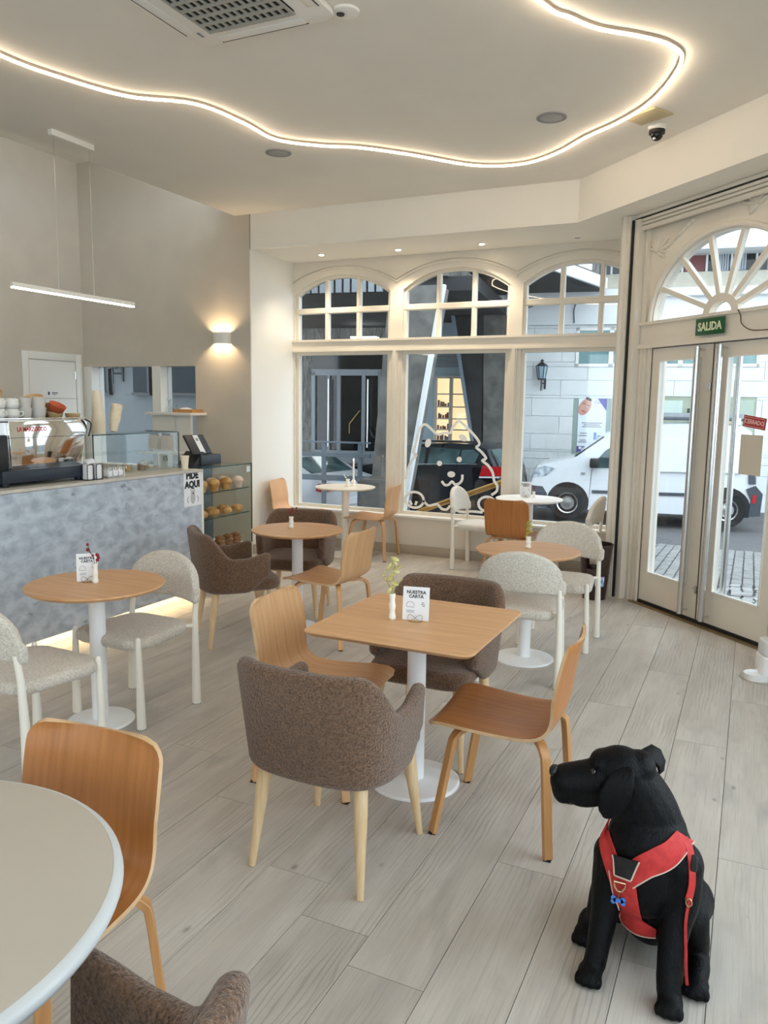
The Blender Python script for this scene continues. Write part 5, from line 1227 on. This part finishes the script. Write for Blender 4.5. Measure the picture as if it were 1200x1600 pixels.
# leaning pillars
pl = thing('leaning_pillar', 'broad grey concrete pillar with a white slanting edge', 'pillar'); pl.matrix_world = ME
m = MB(); m.prism([(-3.36, -1.2), (-2.86, -1.2), (-2.08, 3.62), (-2.95, 3.62)], -1.6, -.95, 'y'); m.build('shaft', CONCR, pl, smooth=False)
m = MB(); m.prism([(-2.86, -1.2), (-2.785, -1.2), (-2.01, 3.62), (-2.08, 3.62)], -1.64, -1.5, 'y'); m.build('white_edge', STUCCO, pl, smooth=False)
m = MB(); m.bx(-3.42, -2.80, -1.64, -.9, -1.2, .4); m.build('base_block', CONCR, pl, smooth=False)
pr_ = thing('shaded_side_pillar', 'pillar with one side darkened as if in shade and a thin steel edge behind the dark car', 'pillar'); pr_.matrix_world = ME
m = MB(); m.prism([(-2.80, 3.62), (-2.06, 3.62), (-2.06, -1), (-1.85, -1)], 2.9, 3.4, 'y') if False else m.prism([(-2.72, 3.62), (-2.08, 3.62), (-2.03, -.8), (-1.95, -.8)], 2.9, 3.4, 'y'); m.build('shaft', CONCD, pr_, smooth=False)  # shade on the pillar's side face is put into its dark colour
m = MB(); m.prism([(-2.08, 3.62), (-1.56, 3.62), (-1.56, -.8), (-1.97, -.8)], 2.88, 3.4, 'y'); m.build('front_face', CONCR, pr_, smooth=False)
m = MB(); m.prism([(-2.80, 3.62), (-2.72, 3.62), (-2.0, -.3), (-2.07, -.3)], 2.85, 3.0, 'y'); m.build('steel_edge', RAILM, pr_, smooth=False)
# railing
rl = thing('steel_railing', 'blue-grey steel railing in front of the white parked car', 'railing'); rl.matrix_world = ME
for s0 in (-5.0, -4.31, -3.62):
    m = MB(); m.bx(s0 - .035, s0 + .035, -1.05, -.98, -.9, 1.0); m.build('post', RAILM, rl, smooth=False)
for z, h_ in ((.99, .03), (.76, .07), (.34, .10)):
    m = MB(); m.bx(-5.6, -3.42, -1.06, -1.0, z - h_ / 2, z + h_ / 2); m.build('rail', RAILM, rl, smooth=False)

# ---- vehicles
def vehicle(name, label, cat, M, prof, width, belt, tum, body, wheels, wr, parts):
    """side profile (s, z) lofted across the width, sides leaning in above the belt line"""
    t = thing(name, label, cat); t.matrix_world = M
    tt = lambda z: .02 + tum * max(0, z - belt)
    n = len(prof); m = MB()
    ring = lambda f: [(s, f(z), z) for s, z in prof]
    q = .04
    c0 = sum(p[0] for p in prof) / n; c1 = sum(p[1] for p in prof) / n
    sh = lambda k, f: [(c0 + (s - c0) * k, f(c1 + (z - c1) * k), c1 + (z - c1) * k) for s, z in prof]
    m.rings([sh(.985, lambda z: tt(z) - .02), sh(1.0, lambda z: tt(z) + .05), sh(1.0, lambda z: width - tt(z) - .05), sh(.985, lambda z: width - tt(z) + .02)], caps=True)
    m.build('body', body, t, angle=28)
    for (nm, poly, mat, d, th_) in parts:
        m = MB(); k = len(poly)
        A_ = [(s, tt(z) - .02 - d, z) for s, z in poly]; B_ = [(s, tt(z) - .02 - d + th_, z) for s, z in poly]
        m.add(A_ + B_, [tuple(reversed(range(k))), tuple(range(k, 2 * k))] + [(i, (i + 1) % k, k + (i + 1) % k, k + i) for i in range(k)]); m.build(nm, mat, t, smooth=False)
    for (s0, z0) in wheels:
        for near in (1, 0):
            y = .07 if near else width - .07; e = -1 if near else 1
            Mw = Matrix.Translation((s0, y, z0)) @ Matrix.Rotation(R(90) * (1 if near else -1), 4, 'X')
            m = MB(); m.lathe([(wr * .62, .09), (wr * .95, .095), (wr, .06), (wr, -.08), (wr * .6, -.09)], 28, M=Mw); w_ = m.build('wheel', RUBBER, t)
            m = MB(); m.lathe([(wr * .62, .08), (wr * .60, .10), (wr * .5, .085), (wr * .18, .10), (.001, .105)], 24, M=Mw); m.build('hubcap', STEEL, w_)
            m = MB()
            for k in range(9):
                a = 2 * PI * k / 9; m.ball((wr * .42 * math.cos(a), wr * .42 * math.sin(a), .093), wr * .055, 8, 5, 1, 1, .3, M=Mw)
            m.build('hub_hole', BLACKP, w_)
    return t
def disc(s0, z0, r, a0=0, a1=180, n=14): return [(s0 + r * math.cos(R(a0 + (a1 - a0) * i / n)), z0 + r * math.sin(R(a0 + (a1 - a0) * i / n))) for i in range(n + 1)]
VANW = pm('van_white_paint', srgb(216, 219, 222), rough=.2, coat=.5); TRIMD = pm('dark_grey_bumper', srgb(66, 72, 80), rough=.5); AUTOG = pm('vehicle_glass', srgb(40, 62, 66), srgb(86, 116, 116), scale=2.2, rough=.05); REDL = pm('red_lamp', srgb(190, 34, 38), rough=.2); LAMP = pm('headlamp', srgb(120, 132, 142), srgb(210, 220, 226), scale=9, rough=.1)
prof = [(-.55, -.16), (-.66, -.10), (-.69, .20), (-.66, .42), (-.58, .60), (-.40, .66), (-.10, .72), (.06, .77), (.32, .99), (.62, 1.20), (.86, 1.32), (1.2, 1.40), (2.2, 1.43), (2.85, 1.40), (3.0, 1.30), (3.06, 1.05), (3.11, .45), (3.15, .20), (3.10, -.14), (2.9, -.17)]
van = vehicle('white_van', 'white delivery van parked across the street behind the glass doors', 'van', ME, prof, 1.78, .62, .13, VANW, [(0, -.035), (2.665, -.035)], .315, [
    ('wheel_arch', disc(0, -.035, .375, -18, 198), BLACKP, .002, .05), ('wheel_arch', disc(2.665, -.035, .385, -18, 198), BLACKP, .002, .05),
    ('front_bumper', [(-.69, -.12), (-.36, -.14), (-.37, .12), (-.45, .24), (-.71, .26)], TRIMD, .015, .3), ('rear_bumper', [(3.02, -.14), (3.2, -.12), (3.22, .26), (3.10, .40), (2.96, .33), (3.04, .14)], TRIMD, .015, .3),
    ('side_window', [(.40, .61), (.44, .70), (.62, .92), (.86, 1.08), (1.14, 1.13), (1.16, .63)], AUTOG, .004, .02), ('windscreen_side', [(.12, .80), (.60, 1.16), (.56, 1.17), (.08, .80)], BLACKP, .004, .02),
    ('side_moulding', [(.42, .155), (1.06, .16), (1.06, .215), (.42, .21)], TRIMD, .014, .03), ('side_moulding', [(1.16, .16), (2.05, .17), (2.05, .225), (1.16, .215)], TRIMD, .014, .03),
    ('door_gap', [(.36, -.1), (.368, -.1), (.408, .6), (.40, .6)], TRIMD, .001, .02), ('door_gap', [(1.19, -.1), (1.198, -.1), (1.208, 1.16), (1.20, 1.16)], TRIMD, .001, .02),
    ('side_pressing', [(1.34, .58), (2.86, .60), (2.82, 1.16), (1.36, 1.16)], VANW, .006, .02), ('door_handle', [(1.0, .42), (1.13, .42), (1.13, .46), (1.0, .46)], VANW, .02, .03),
    ('tail_lamp', [(2.99, .42), (3.10, .42), (3.06, .95), (2.96, .90)], TRIMD, .006, .05), ('tail_lamp', [(3.06, .10), (3.12, .10), (3.12, .24), (3.06, .24)], REDL, .02, .05),
    ('headlamp', [(-.66, .40), (-.40, .44), (-.24, .58), (-.42, .62), (-.58, .56)], LAMP, .008, .12), ('side_badge', [(.22, .48), (.29, .48), (.29, .52), (.22, .52)], GREYINK, .004, .02)])
m = MB(); m.box(.44, -.10, .70, .16, .12, .17); m.build('mirror', BLACKP, van, bevel=.03, seg=3)
m = MB(); m.bx(.06, .58, .15, 1.63, .99, 1.0) if False else m.prism([(.09, .795), (.60, 1.175), (.60, 1.185), (.08, .80)], .16, 1.62, 'y'); m.build('windscreen', AUTOG, van, smooth=False)
for y in (.22, 1.56):
    m = MB(); m.cyl((1.35, y, 1.50), (2.9, y, 1.50), .025, n=8); r0_ = m.build('roof_rail', TRIMD, van)
for s0 in (1.45, 2.1, 2.8):
    m = MB(); m.bx(s0 - .025, s0 + .025, .18, 1.6, 1.42, 1.53); m.build('roof_crossbar', STEEL, van, smooth=False)
m = MB(); m.tube([(.90, .20, 1.32), (.72, .20, 1.40)], .006, 6); m.build('aerial', BLACKP, van)
m = MB(); m.bx(1.45, 2.9, .5, 1.2, 1.53, 1.60); m.build('roof_load', ALU, van, smooth=False)
# dark car, rear right three-quarter
CARB = pm('dark_blue_car_paint', srgb(14, 16, 24), rough=.15, coat=.6)
Mcar = ME @ Matrix.Translation((-1.42, 1.25, -.02)) @ Matrix.Rotation(R(-14), 4, 'Z')
prof = [(-4.1, -.55), (-4.22, -.30), (-4.2, .02), (-4.05, .20), (-3.2, .36), (-2.9, .42), (-2.2, .80), (-1.8, .88), (-1.2, .92), (-.55, .90), (-.30, .82), (-.08, .42), (-.02, .18), (.0, -.10), (-.02, -.45), (-.15, -.58)]
car = vehicle('dark_car', 'dark blue car with red tail light parked behind the dog drawing', 'car', Mcar, prof, 1.78, .40, .28, CARB, [(-.75, -.36), (-3.35, -.36)], .30, [
    ('wheel_arch', disc(-.75, -.36, .36, -20, 200), BLACKP, .002, .05), ('wheel_arch', disc(-3.35, -.36, .36, -20, 200), BLACKP, .002, .05),
    ('rear_side_window', [(-1.62, .44), (-.95, .50), (-.90, .79), (-1.60, .82)], AUTOG, .004, .02), ('quarter_window', [(-.91, .50), (-.55, .54), (-.48, .72), (-.62, .80), (-.86, .79)], AUTOG, .004, .02), ('front_side_window', [(-2.75, .42), (-1.70, .43), (-1.70, .82), (-2.15, .80)], AUTOG, .004, .02),
    ('tail_lamp', [(-.42, .28), (-.02, .30), (-.06, .48), (-.36, .50)], REDL, .01, .3), ('lamp_strip', [(-.42, .24), (-.02, .26), (-.02, .29), (-.42, .27)], PAPER, .012, .3), ('chrome_strip', [(-2.8, .40), (-.5, .51), (-.5, .525), (-2.8, .415)], STEEL, .006, .02)])
m = MB(); m.prism([(-.28, .78), (-.10, .46), (-.07, .47), (-.26, .81)], .22, 1.56, 'y'); m.build('rear_window', AUTOG, car, smooth=False)
m = MB(); m.bx(-.08, .04, .08, .5, .30, .48); m.build('tail_lamp', REDL, car, smooth=False)
m = MB(); m.bx(-.03, .03, .6, 1.2, -.05, .08); m.build('number_plate', PAPER, car, smooth=False)
m = MB(); m.cyl((-2.1, .25, .93), (-.5, .25, .95), .02, n=8); m.build('roof_rail', BLACKP, car)
# white car at the far left
Mc2 = ME @ Matrix.Translation((-4.42, -.72, -.16)) @ Matrix.Rotation(R(-20), 4, 'Z')
prof2 = [(-4.0, -.55), (-4.15, -.25), (-4.1, .05), (-3.2, .28), (-2.9, .34), (-2.2, .74), (-1.6, .80), (-1.1, .76), (-.55, .50), (-.35, .44), (-.06, .38), (.0, .20), (.02, -.20), (-.05, -.45), (-.2, -.55)]
c2 = vehicle('white_car', 'rear of a white car behind the railing at the left shop window', 'car', Mc2, prof2, 1.74, .36, .3, VANW, [(-.75, -.38), (-3.3, -.38)], .29, [
    ('wheel_arch', disc(-.75, -.38, .35, -20, 200), BLACKP, .002, .05), ('wheel_arch', disc(-3.3, -.38, .35, -20, 200), BLACKP, .002, .05), ('side_window', [(-2.6, .36), (-.85, .42), (-1.15, .68), (-1.6, .72), (-2.1, .68)], AUTOG, .004, .02),
    ('tail_lamp', [(-.20, .20), (-.0, .18), (-.04, .34), (-.14, .34)], REDL, .01, .25)])
m = MB(); m.prism([(-1.05, .745), (-.52, .49), (-.50, .50), (-1.03, .77)], .24, 1.5, 'y'); m.build('rear_window', AUTOG, c2, smooth=False)
m = MB(); m.bx(-.05, .035, .06, .28, .20, .33); m.build('tail_lamp', REDL, c2, smooth=False)
m = MB(); m.bx(-.02, .05, .55, 1.2, -.10, .02); m.build('number_plate', PAPER, c2, smooth=False)
# gold parasol pole lying on the window sill
m = MB(); m.tube([(-3.47, 8.245, .450), (-3.35, 8.245, .498), (-2.42, 8.245, .868)], [.012, .028, .032], 14); tag(m.build('gold_pole', pm('gold_paint', srgb(214, 160, 76), rough=.4, metal=.15)), 'gold coloured pole lying aslant outside the glass behind the dog drawing', 'pole')

# ---- courtyard seen through the pane behind the bar
cy = thing('courtyard_house', 'blue-grey courtyard wall with dark windows seen behind the bar', 'building')
BLUEW = pm('blue_grey_render', srgb(92, 96, 98), srgb(86, 90, 92), scale=2, rough=.85)
m = MB(); m.bx(-11.5, -6.7, 9.5, 9.7, -.5, 5); m.build('wall', BLUEW, cy, smooth=False)
for a, b in ((-9.95, -9.19), (-8.70, -8.38), (-8.24, -7.3)):
    m = MB(); m.bx(a, b, 9.44, 9.5, 1.80, 2.9); w_ = m.build('window', pm('dark_matte_glass', srgb(22, 32, 38), rough=.5, spec=.15), cy, smooth=False)
    m = MB(); m.bx(a - .02, b + .02, 9.42, 9.5, 1.77, 1.81); m.bx(b - .03, b + .01, 9.42, 9.5, 1.8, 2.9); m.build('frame', BLACKP, w_, smooth=False)
lantern('courtyard_lantern', 'black lantern on the courtyard wall seen behind the bar', Matrix.Translation((-9.02, 9.35, 2.36)))
m = MB(); m.bx(-11.5, -5.2, 7.46, 9.5, -.2, -.1); tag(m.build('ground_courtyard', CONCR, smooth=False), 'courtyard floor', kind='structure')

# ---- white dog line drawing on the middle pane
dg = thing('dog_window_decal', 'white line drawing of a fluffy dog on the middle shop window', 'window decal'); dg.location = (0, YW + .078, 0)
DECAL = pm('white_vinyl', srgb(240, 240, 238), rough=.6)
def dline(name, pts, r=.014, n=3, closed=False):
    m = MB(); P_ = catmull([(x, 0, z) for x, z in pts], n, closed)
    m.tube(P_, 1, loop=closed, sec=[(.0012, r), (-.0012, r), (-.0012, -r), (.0012, -r)], up=(0, 1, 0)); m.build(name, DECAL, dg, smooth=False)
def ddot(name, x, z, rx, rz, rot=0):
    m = MB(); m.prism([(x + rx * math.cos(a) * math.cos(rot) - rz * math.sin(a) * math.sin(rot), z + rx * math.cos(a) * math.sin(rot) + rz * math.sin(a) * math.cos(rot)) for a in [2 * PI * i / 20 for i in range(20)]], -.0012, .0012, 'y'); m.build(name, DECAL, dg, smooth=False)
dline('outline', [(-3.545, .848), (-3.52, .961), (-3.482, 1.05), (-3.419, 1.124), (-3.458, 1.144), (-3.438, 1.215), (-3.422, 1.291), (-3.395, 1.399), (-3.359, 1.456), (-3.316, 1.471), (-3.263, 1.435), (-3.175, 1.368), (-3.096, 1.381), (-3.017, 1.389), (-2.996, 1.442), (-2.931, 1.515), (-2.875, 1.487), (-2.75, 1.375), (-2.684, 1.294), (-2.692, 1.257), (-2.715, 1.236), (-2.657, 1.191), (-2.6, 1.122), (-2.645, 1.097), (-2.576, 1.048), (-2.519, .968), (-2.503, .885), (-2.466, .835), (-2.469, .772), (-2.527, .726)])
dline('mouth', [(-3.107, .847), (-3.07, .806), (-3.024, .812), (-2.985, .85), (-2.951, .818), (-2.9, .833), (-2.868, .876), (-2.867, .931)])
dline('paw', [(-3.432 + .112 * math.cos(a), .615 + .09 * math.sin(a)) for a in [2 * PI * i / 14 for i in range(14)]], closed=True)
dline('toe', [(-3.491, .605), (-3.466, .555)], n=2); dline('toe', [(-3.405, .60), (-3.422, .555)], n=2)
dline('belly', [(-3.326, .616), (-3.26, .56), (-3.156, .584), (-3.106, .538), (-3.039, .532), (-2.989, .581), (-2.926, .529), (-2.835, .518), (-2.746, .531), (-2.62, .528)])
dline('paw', [(-2.573 + .098 * math.cos(a), .623 + .08 * math.sin(a)) for a in [2 * PI * i / 14 for i in range(14)]], closed=True)
ddot('eye', -3.139, 1.044, .030, .030); ddot('eye', -2.908, 1.097, .030, .030); ddot('nose', -2.997, .928, .046, .034); ddot('inner_ear', -2.87, 1.335, .052, .034, R(-25)); ddot('inner_ear', -3.282, 1.265, .035, .05, R(-20))
# ================================================================== THE DOG
dog = thing('black_dog', 'black labrador sitting on the floor, head turned left, wearing a red harness', 'dog', (0, 0, 0))
FUR = pm('black_fur', srgb(5, 5, 6), srgb(9, 10, 13), scale=60, stretch=(1, 1, .35), rough=.48, bump=.35, bscale=180, bstretch=(1, 1, .3), sheen=0, spec=.14)
m = MB()
def ell_(c, rx, ry, rz, rot=None):
    Mx = Matrix.Translation(c)
    if rot: Mx = Mx @ Matrix.Rotation(rot[2], 4, 'Z') @ Matrix.Rotation(rot[1], 4, 'Y') @ Matrix.Rotation(rot[0], 4, 'X')
    m.ball((0, 0, 0), 1, 20, 12, rx, ry, rz, M=Mx)
def limb(pts):
    P_ = [Vector(p[:3]) for p in pts]; r_ = [p[3] for p in pts]
    cs = catmull(P_, 4); rs = []
    for i in range(len(P_) - 1): rs += [r_[i] + (r_[i + 1] - r_[i]) * k / 4 for k in range(4)]
    rs.append(r_[-1]); m.tube(cs, rs, 16)
    m.ball(tuple(P_[0]), r_[0], 16, 10); m.ball(tuple(P_[-1]), r_[-1], 16, 10)
# trunk
limb([(-.175, 2.60, .13, .125), (-.185, 2.50, .24, .13), (-.195, 2.39, .345, .132), (-.20, 2.335, .41, .118)])
ell_((-.200, 2.325, .325), .112, .108, .150)           # deep chest
ell_((-.18, 2.43, .16), .105, .13, .125)
limb([(-.20, 2.36, .42, .115), (-.215, 2.345, .50, .098), (-.245, 2.325, .575, .084), (-.27, 2.31, .62, .072)])   # neck
# head
ell_((-.285, 2.300, .628), .082, .072, .074, (0, R(8), R(12)))
ell_((-.335, 2.288, .652), .040, .052, .036)            # brow
ell_((-.235, 2.315, .64), .05, .055, .055)              # occiput
limb([(-.345, 2.283, .600, .059), (-.395, 2.270, .588, .056), (-.432, 2.259, .582, .052)])   # muzzle
ell_((-.440, 2.256, .568), .038, .044, .058)
limb([(-.335, 2.285, .565, .048), (-.38, 2.270, .546, .040), (-.412, 2.260, .548, .034)])   # jaw
ell_((-.330, 2.29, .575), .05, .055, .045)              # cheek
# front legs
for pts in ([(-.285, 2.325, .345, .070), (-.298, 2.315, .25, .056), (-.305, 2.285, .175, .042), (-.313, 2.245, .085, .034), (-.318, 2.225, .04, .034)],
            [(-.110, 2.325, .365, .074), (-.098, 2.315, .27, .060), (-.104, 2.280, .19, .044), (-.110, 2.225, .09, .034), (-.104, 2.20, .04, .035)]): limb(pts)
for cx, cy in ((-.326, 2.200), (-.098, 2.176)):
    ell_((cx, cy, .026), .037, .048, .026)
    for k in (-1.5, -.5, .5, 1.5): ell_((cx + .0195 * k, cy - .036 + .006 * abs(k), .019), .0115, .020, .019)
# hind legs, folded
for sx, cx, px_, py_ in ((1, -.098, -.036, 2.285), (-1, -.285, -.372, 2.372)):
    ell_((cx, 2.51, .14), .074, .13, .115)
    limb([(cx + .012 * sx, 2.50, .15, .085), (cx + .030 * sx, 2.41, .165, .056), (cx + .045 * sx, 2.385, .12, .044), (cx + .055 * sx, 2.40, .07, .038)])
    limb([(cx + .05 * sx, 2.44, .05, .036), (px_ + .002, py_ + .06, .040, .034), (px_, py_ + .01, .030, .030)])
    ell_((px_, py_, .027), .037, .046, .027)
    for k in (-1.5, -.5, .5, 1.5): ell_((px_ + .0195 * k, py_ - .036 + .006 * abs(k), .019), .0115, .018, .019)
limb([(-.17, 2.68, .06, .045), (-.18, 2.80, .03, .028), (-.20, 2.92, .022, .020), (-.22, 3.0, .018, .012)])   # tail
body = m.build('body', FUR, dog)
md = body.modifiers.new('skin', 'REMESH'); md.mode = 'VOXEL'; md.voxel_size = .0055; md.use_smooth_shade = True
md = body.modifiers.new('soften', 'SMOOTH'); md.factor = .5; md.iterations = 5
dgp = bpy.context.evaluated_depsgraph_get(); dgp.update()
ev = body.evaluated_get(dgp); me_ = bpy.data.meshes.new_from_object(ev)
body.modifiers.clear(); old = body.data; body.data = me_; bpy.data.meshes.remove(old); me_.name = 'dog_body'
me_.polygons.foreach_set('use_smooth', [True] * len(me_.polygons))
if not me_.materials: me_.materials.append(FUR)
bvh = BVHTree.FromPolygons([v.co.copy() for v in me_.vertices], [tuple(p.vertices) for p in me_.polygons])
# ears, nose, eye
def ear(pts, widths, th, near_=True, name='ear'):
    mb = MB(); rg = []
    for (p, wv), w_ in zip(pts, widths):
        p = Vector(p); wv = Vector(wv).normalized(); nn = Vector((0, -1, 0)) if near_ else Vector((.6, .3, .6)).normalized()
        rg.append([tuple(p + wv * (w_ * math.cos(a)) + nn * (th * math.sin(a) + .006 * math.cos(a) ** 2)) for a in [2 * PI * k / 14 for k in range(14)]])
    mb.rings(rg); return mb.build(name, FUR, dog, angle=80)
ear([((-.262, 2.250, .668), (1, .1, .2)), ((-.268, 2.236, .655), (1, .1, .1)), ((-.275, 2.222, .625), (1, .1, 0)), ((-.284, 2.215, .59), (1, .1, -.1)), ((-.295, 2.214, .555), (1, .1, -.2)), ((-.304, 2.217, .528), (1, .1, -.3)), ((-.310, 2.220, .515), (1, .1, -.3))], [.014, .030, .040, .043, .038, .025, .006], .009)
ear([((-.245, 2.355, .668), (.3, 1, .2)), ((-.225, 2.378, .672), (.3, 1, .2)), ((-.200, 2.392, .655), (.3, 1, .1)), ((-.182, 2.398, .625), (.3, 1, 0)), ((-.178, 2.397, .600), (.3, 1, 0))], [.016, .030, .034, .026, .006], .009, False)
mb = MB(); mb.ball((-.470, 2.252, .608), .021, 14, 10, .75, 1.1, .9); mb.build('nose', pm('dog_nose', srgb(9, 9, 10), rough=.4), dog)
mb = MB(); mb.ball((-.352, 2.229, .640), .0095, 12, 8); e_ = mb.build('eye', pm('dog_eye', srgb(26, 16, 10), rough=.05), dog)
CLAW = pm('dog_claw', srgb(70, 66, 64), rough=.3)
for cx, cy in ((-.326, 2.200), (-.098, 2.176), (-.036, 2.285)):
    mb = MB()
    for k in (-1.5, -.5, .5, 1.5): mb.ball((cx + .0195 * k, cy - .048 + .006 * abs(k), .009), .0032, 8, 6, 1, 1.5, .9)
    mb.build('claws', CLAW, dog)
# harness: bands laid on the coat
HRED = pm('red_harness_fabric', srgb(198, 52, 48), srgb(180, 40, 40), scale=40, rough=.7, bump=.15, bscale=200)
har = thing('dog_harness', 'red padded harness with black chest label worn by the black dog', 'harness')
eye0 = Vector((0, 0, CAM_H))
def drop(x, z, off):
    d = (Vector((x, 2.2, z)) - eye0).normalized(); h = bvh.ray_cast(eye0, d)
    if h[0] is None:
        q = bvh.find_nearest(Vector((x, 2.3, z))); return q[0] + q[1] * off
    return h[0] + h[1] * off
def band(name, pts, widths, mat, off=.006, parent=None, k=7, n=5):
    C_ = catmull([(x, z, 0) for x, z in pts], n); g = []
    for i, c in enumerate(C_):
        t_ = (C_[min(i + 1, len(C_) - 1)] - C_[max(i - 1, 0)]).normalized(); nn = Vector((-t_.y, t_.x, 0))
        q = i / (len(C_) - 1) * (len(widths) - 1); j = min(int(q), len(widths) - 2); w_ = widths[j] + (widths[j + 1] - widths[j]) * (q - j)
        row = [drop(c.x + nn.x * w_ * (u / (k - 1) * 2 - 1), c.y + nn.y * w_ * (u / (k - 1) * 2 - 1), off) for u in range(k)]
        g.append(row)
    for _ in range(2):
        for i in range(1, len(g) - 1):
            for j in range(k): g[i][j] = g[i][j] * .5 + (g[i - 1][j] + g[i + 1][j]) * .25
    mb = MB(); thicken(mb, g, -.004 if False else .004, 0, 0); return mb.build(name, mat, parent if parent is not None else har, angle=60), g
def pipe(name, row, mat, r=.0022):
    mb = MB(); mb.tube(row, r, 6); mb.build(name, mat, har)
PIPING = pm('pale_piping', srgb(214, 190, 176), rough=.6)
_, g1 = band('shoulder_strap', [(-.312, .478), (-.292, .423), (-.272, .372), (-.250, .325)], [.020, .021, .024, .028], HRED)
_, g2 = band('chest_band', [(-.252, .375), (-.242, .327), (-.232, .28), (-.220, .24), (-.193, .216), (-.150, .213)], [.034, .033, .032, .030, .024, .012], HRED, .0075)
_, g3 = band('shoulder_strap', [(-.240, .352), (-.195, .402), (-.154, .437), (-.119, .472), (-.094, .520)], [.030, .033, .034, .031, .025], HRED, .007)
pipe('piping', [r_[0] for r_ in g2], PIPING); pipe('piping', [r_[0] for r_ in g3], PIPING)
lb, g4 = band('chest_label', [(-.243, .356), (-.240, .385), (-.238, .420)], [.020, .026, .034], pm('black_label', srgb(20, 20, 22), rough=.6), .013)
pipe('label_piping', [r_[0] for r_ in g4][::-1] + list(g4[0][1:]) + [r_[-1] for r_ in g4][1:], PIPING, .0025)
def at(x, z, off): return drop(x, z, off)
p = at(-.246, .335, .018); GOLD = pm('pale_gold_metal', srgb(206, 178, 140), rough=.3, metal=1)
mb = MB(); mb.tube([p + Vector((a, 0, b)) for a, b in ((-.016, .012), (.016, .012), (.015, -.002), (.006, -.016), (-.006, -.016), (-.015, -.002))], .003, 8, loop=True); mb.build('d_ring', GOLD, har)
q = at(-.248, .293, .018)
tg = thing('bone_tag', 'blue bone-shaped name tag hanging on the red harness', 'name tag')
mb = MB(); mb.box(q.x, q.y, q.z, .026, .003, .012)
for a in (-1, 1):
    for b in (-1, 1): mb.lathe([(.0075, -.0015), (.0075, .0015)], 12, M=Matrix.Translation((q.x + a * .014, q.y, q.z + b * .0055)) @ Matrix.Rotation(R(90), 4, 'X'))
mb.build('tag', pm('blue_tag', srgb(62, 118, 200), rough=.35), tg); mb = MB(); mb.tube([q + Vector((0, 0, .008)), p + Vector((0, 0, -.016))], .0016, 6); mb.build('link', GOLD, tg)
_, g5 = band('side_strap', [(-.097, .515), (-.080, .49), (-.070, .44), (-.066, .385), (-.072, .335)], [.010, .009, .008, .008, .008], HRED, .006, k=3)
b = at(-.070, .447, .016); mb = MB(); mb.box(0, 0, 0, .018, .012, .05, Matrix.Translation(b)); mb.build('buckle', BLACKP, har, bevel=.005)
s0 = at(-.072, .335, .008); mb = MB()
mb.tube(catmull([s0, s0 + Vector((-.004, -.012, -.06)), Vector((-.068, 2.24, .15)), Vector((-.063, 2.235, .09)), Vector((-.058, 2.232, .055))], 6), 1, sec=[(.004, .0015), (-.004, .0015), (-.004, -.0015), (.004, -.0015)]); mb.build('loose_strap', HRED, har)
mb = MB(); mb.tube([s0 + Vector((.008 * math.cos(a), -.004, .012 * math.sin(a))) for a in [2 * PI * k / 12 for k in range(12)]], .002, 6, loop=True); mb.build('slider_ring', GOLD, har)
mb = MB(); mb.prism([(-.355, .215), (-.330, .20), (-.325, .235)], 2.36, 2.366, 'y'); mb.build('strap_end', HRED, har, smooth=False)
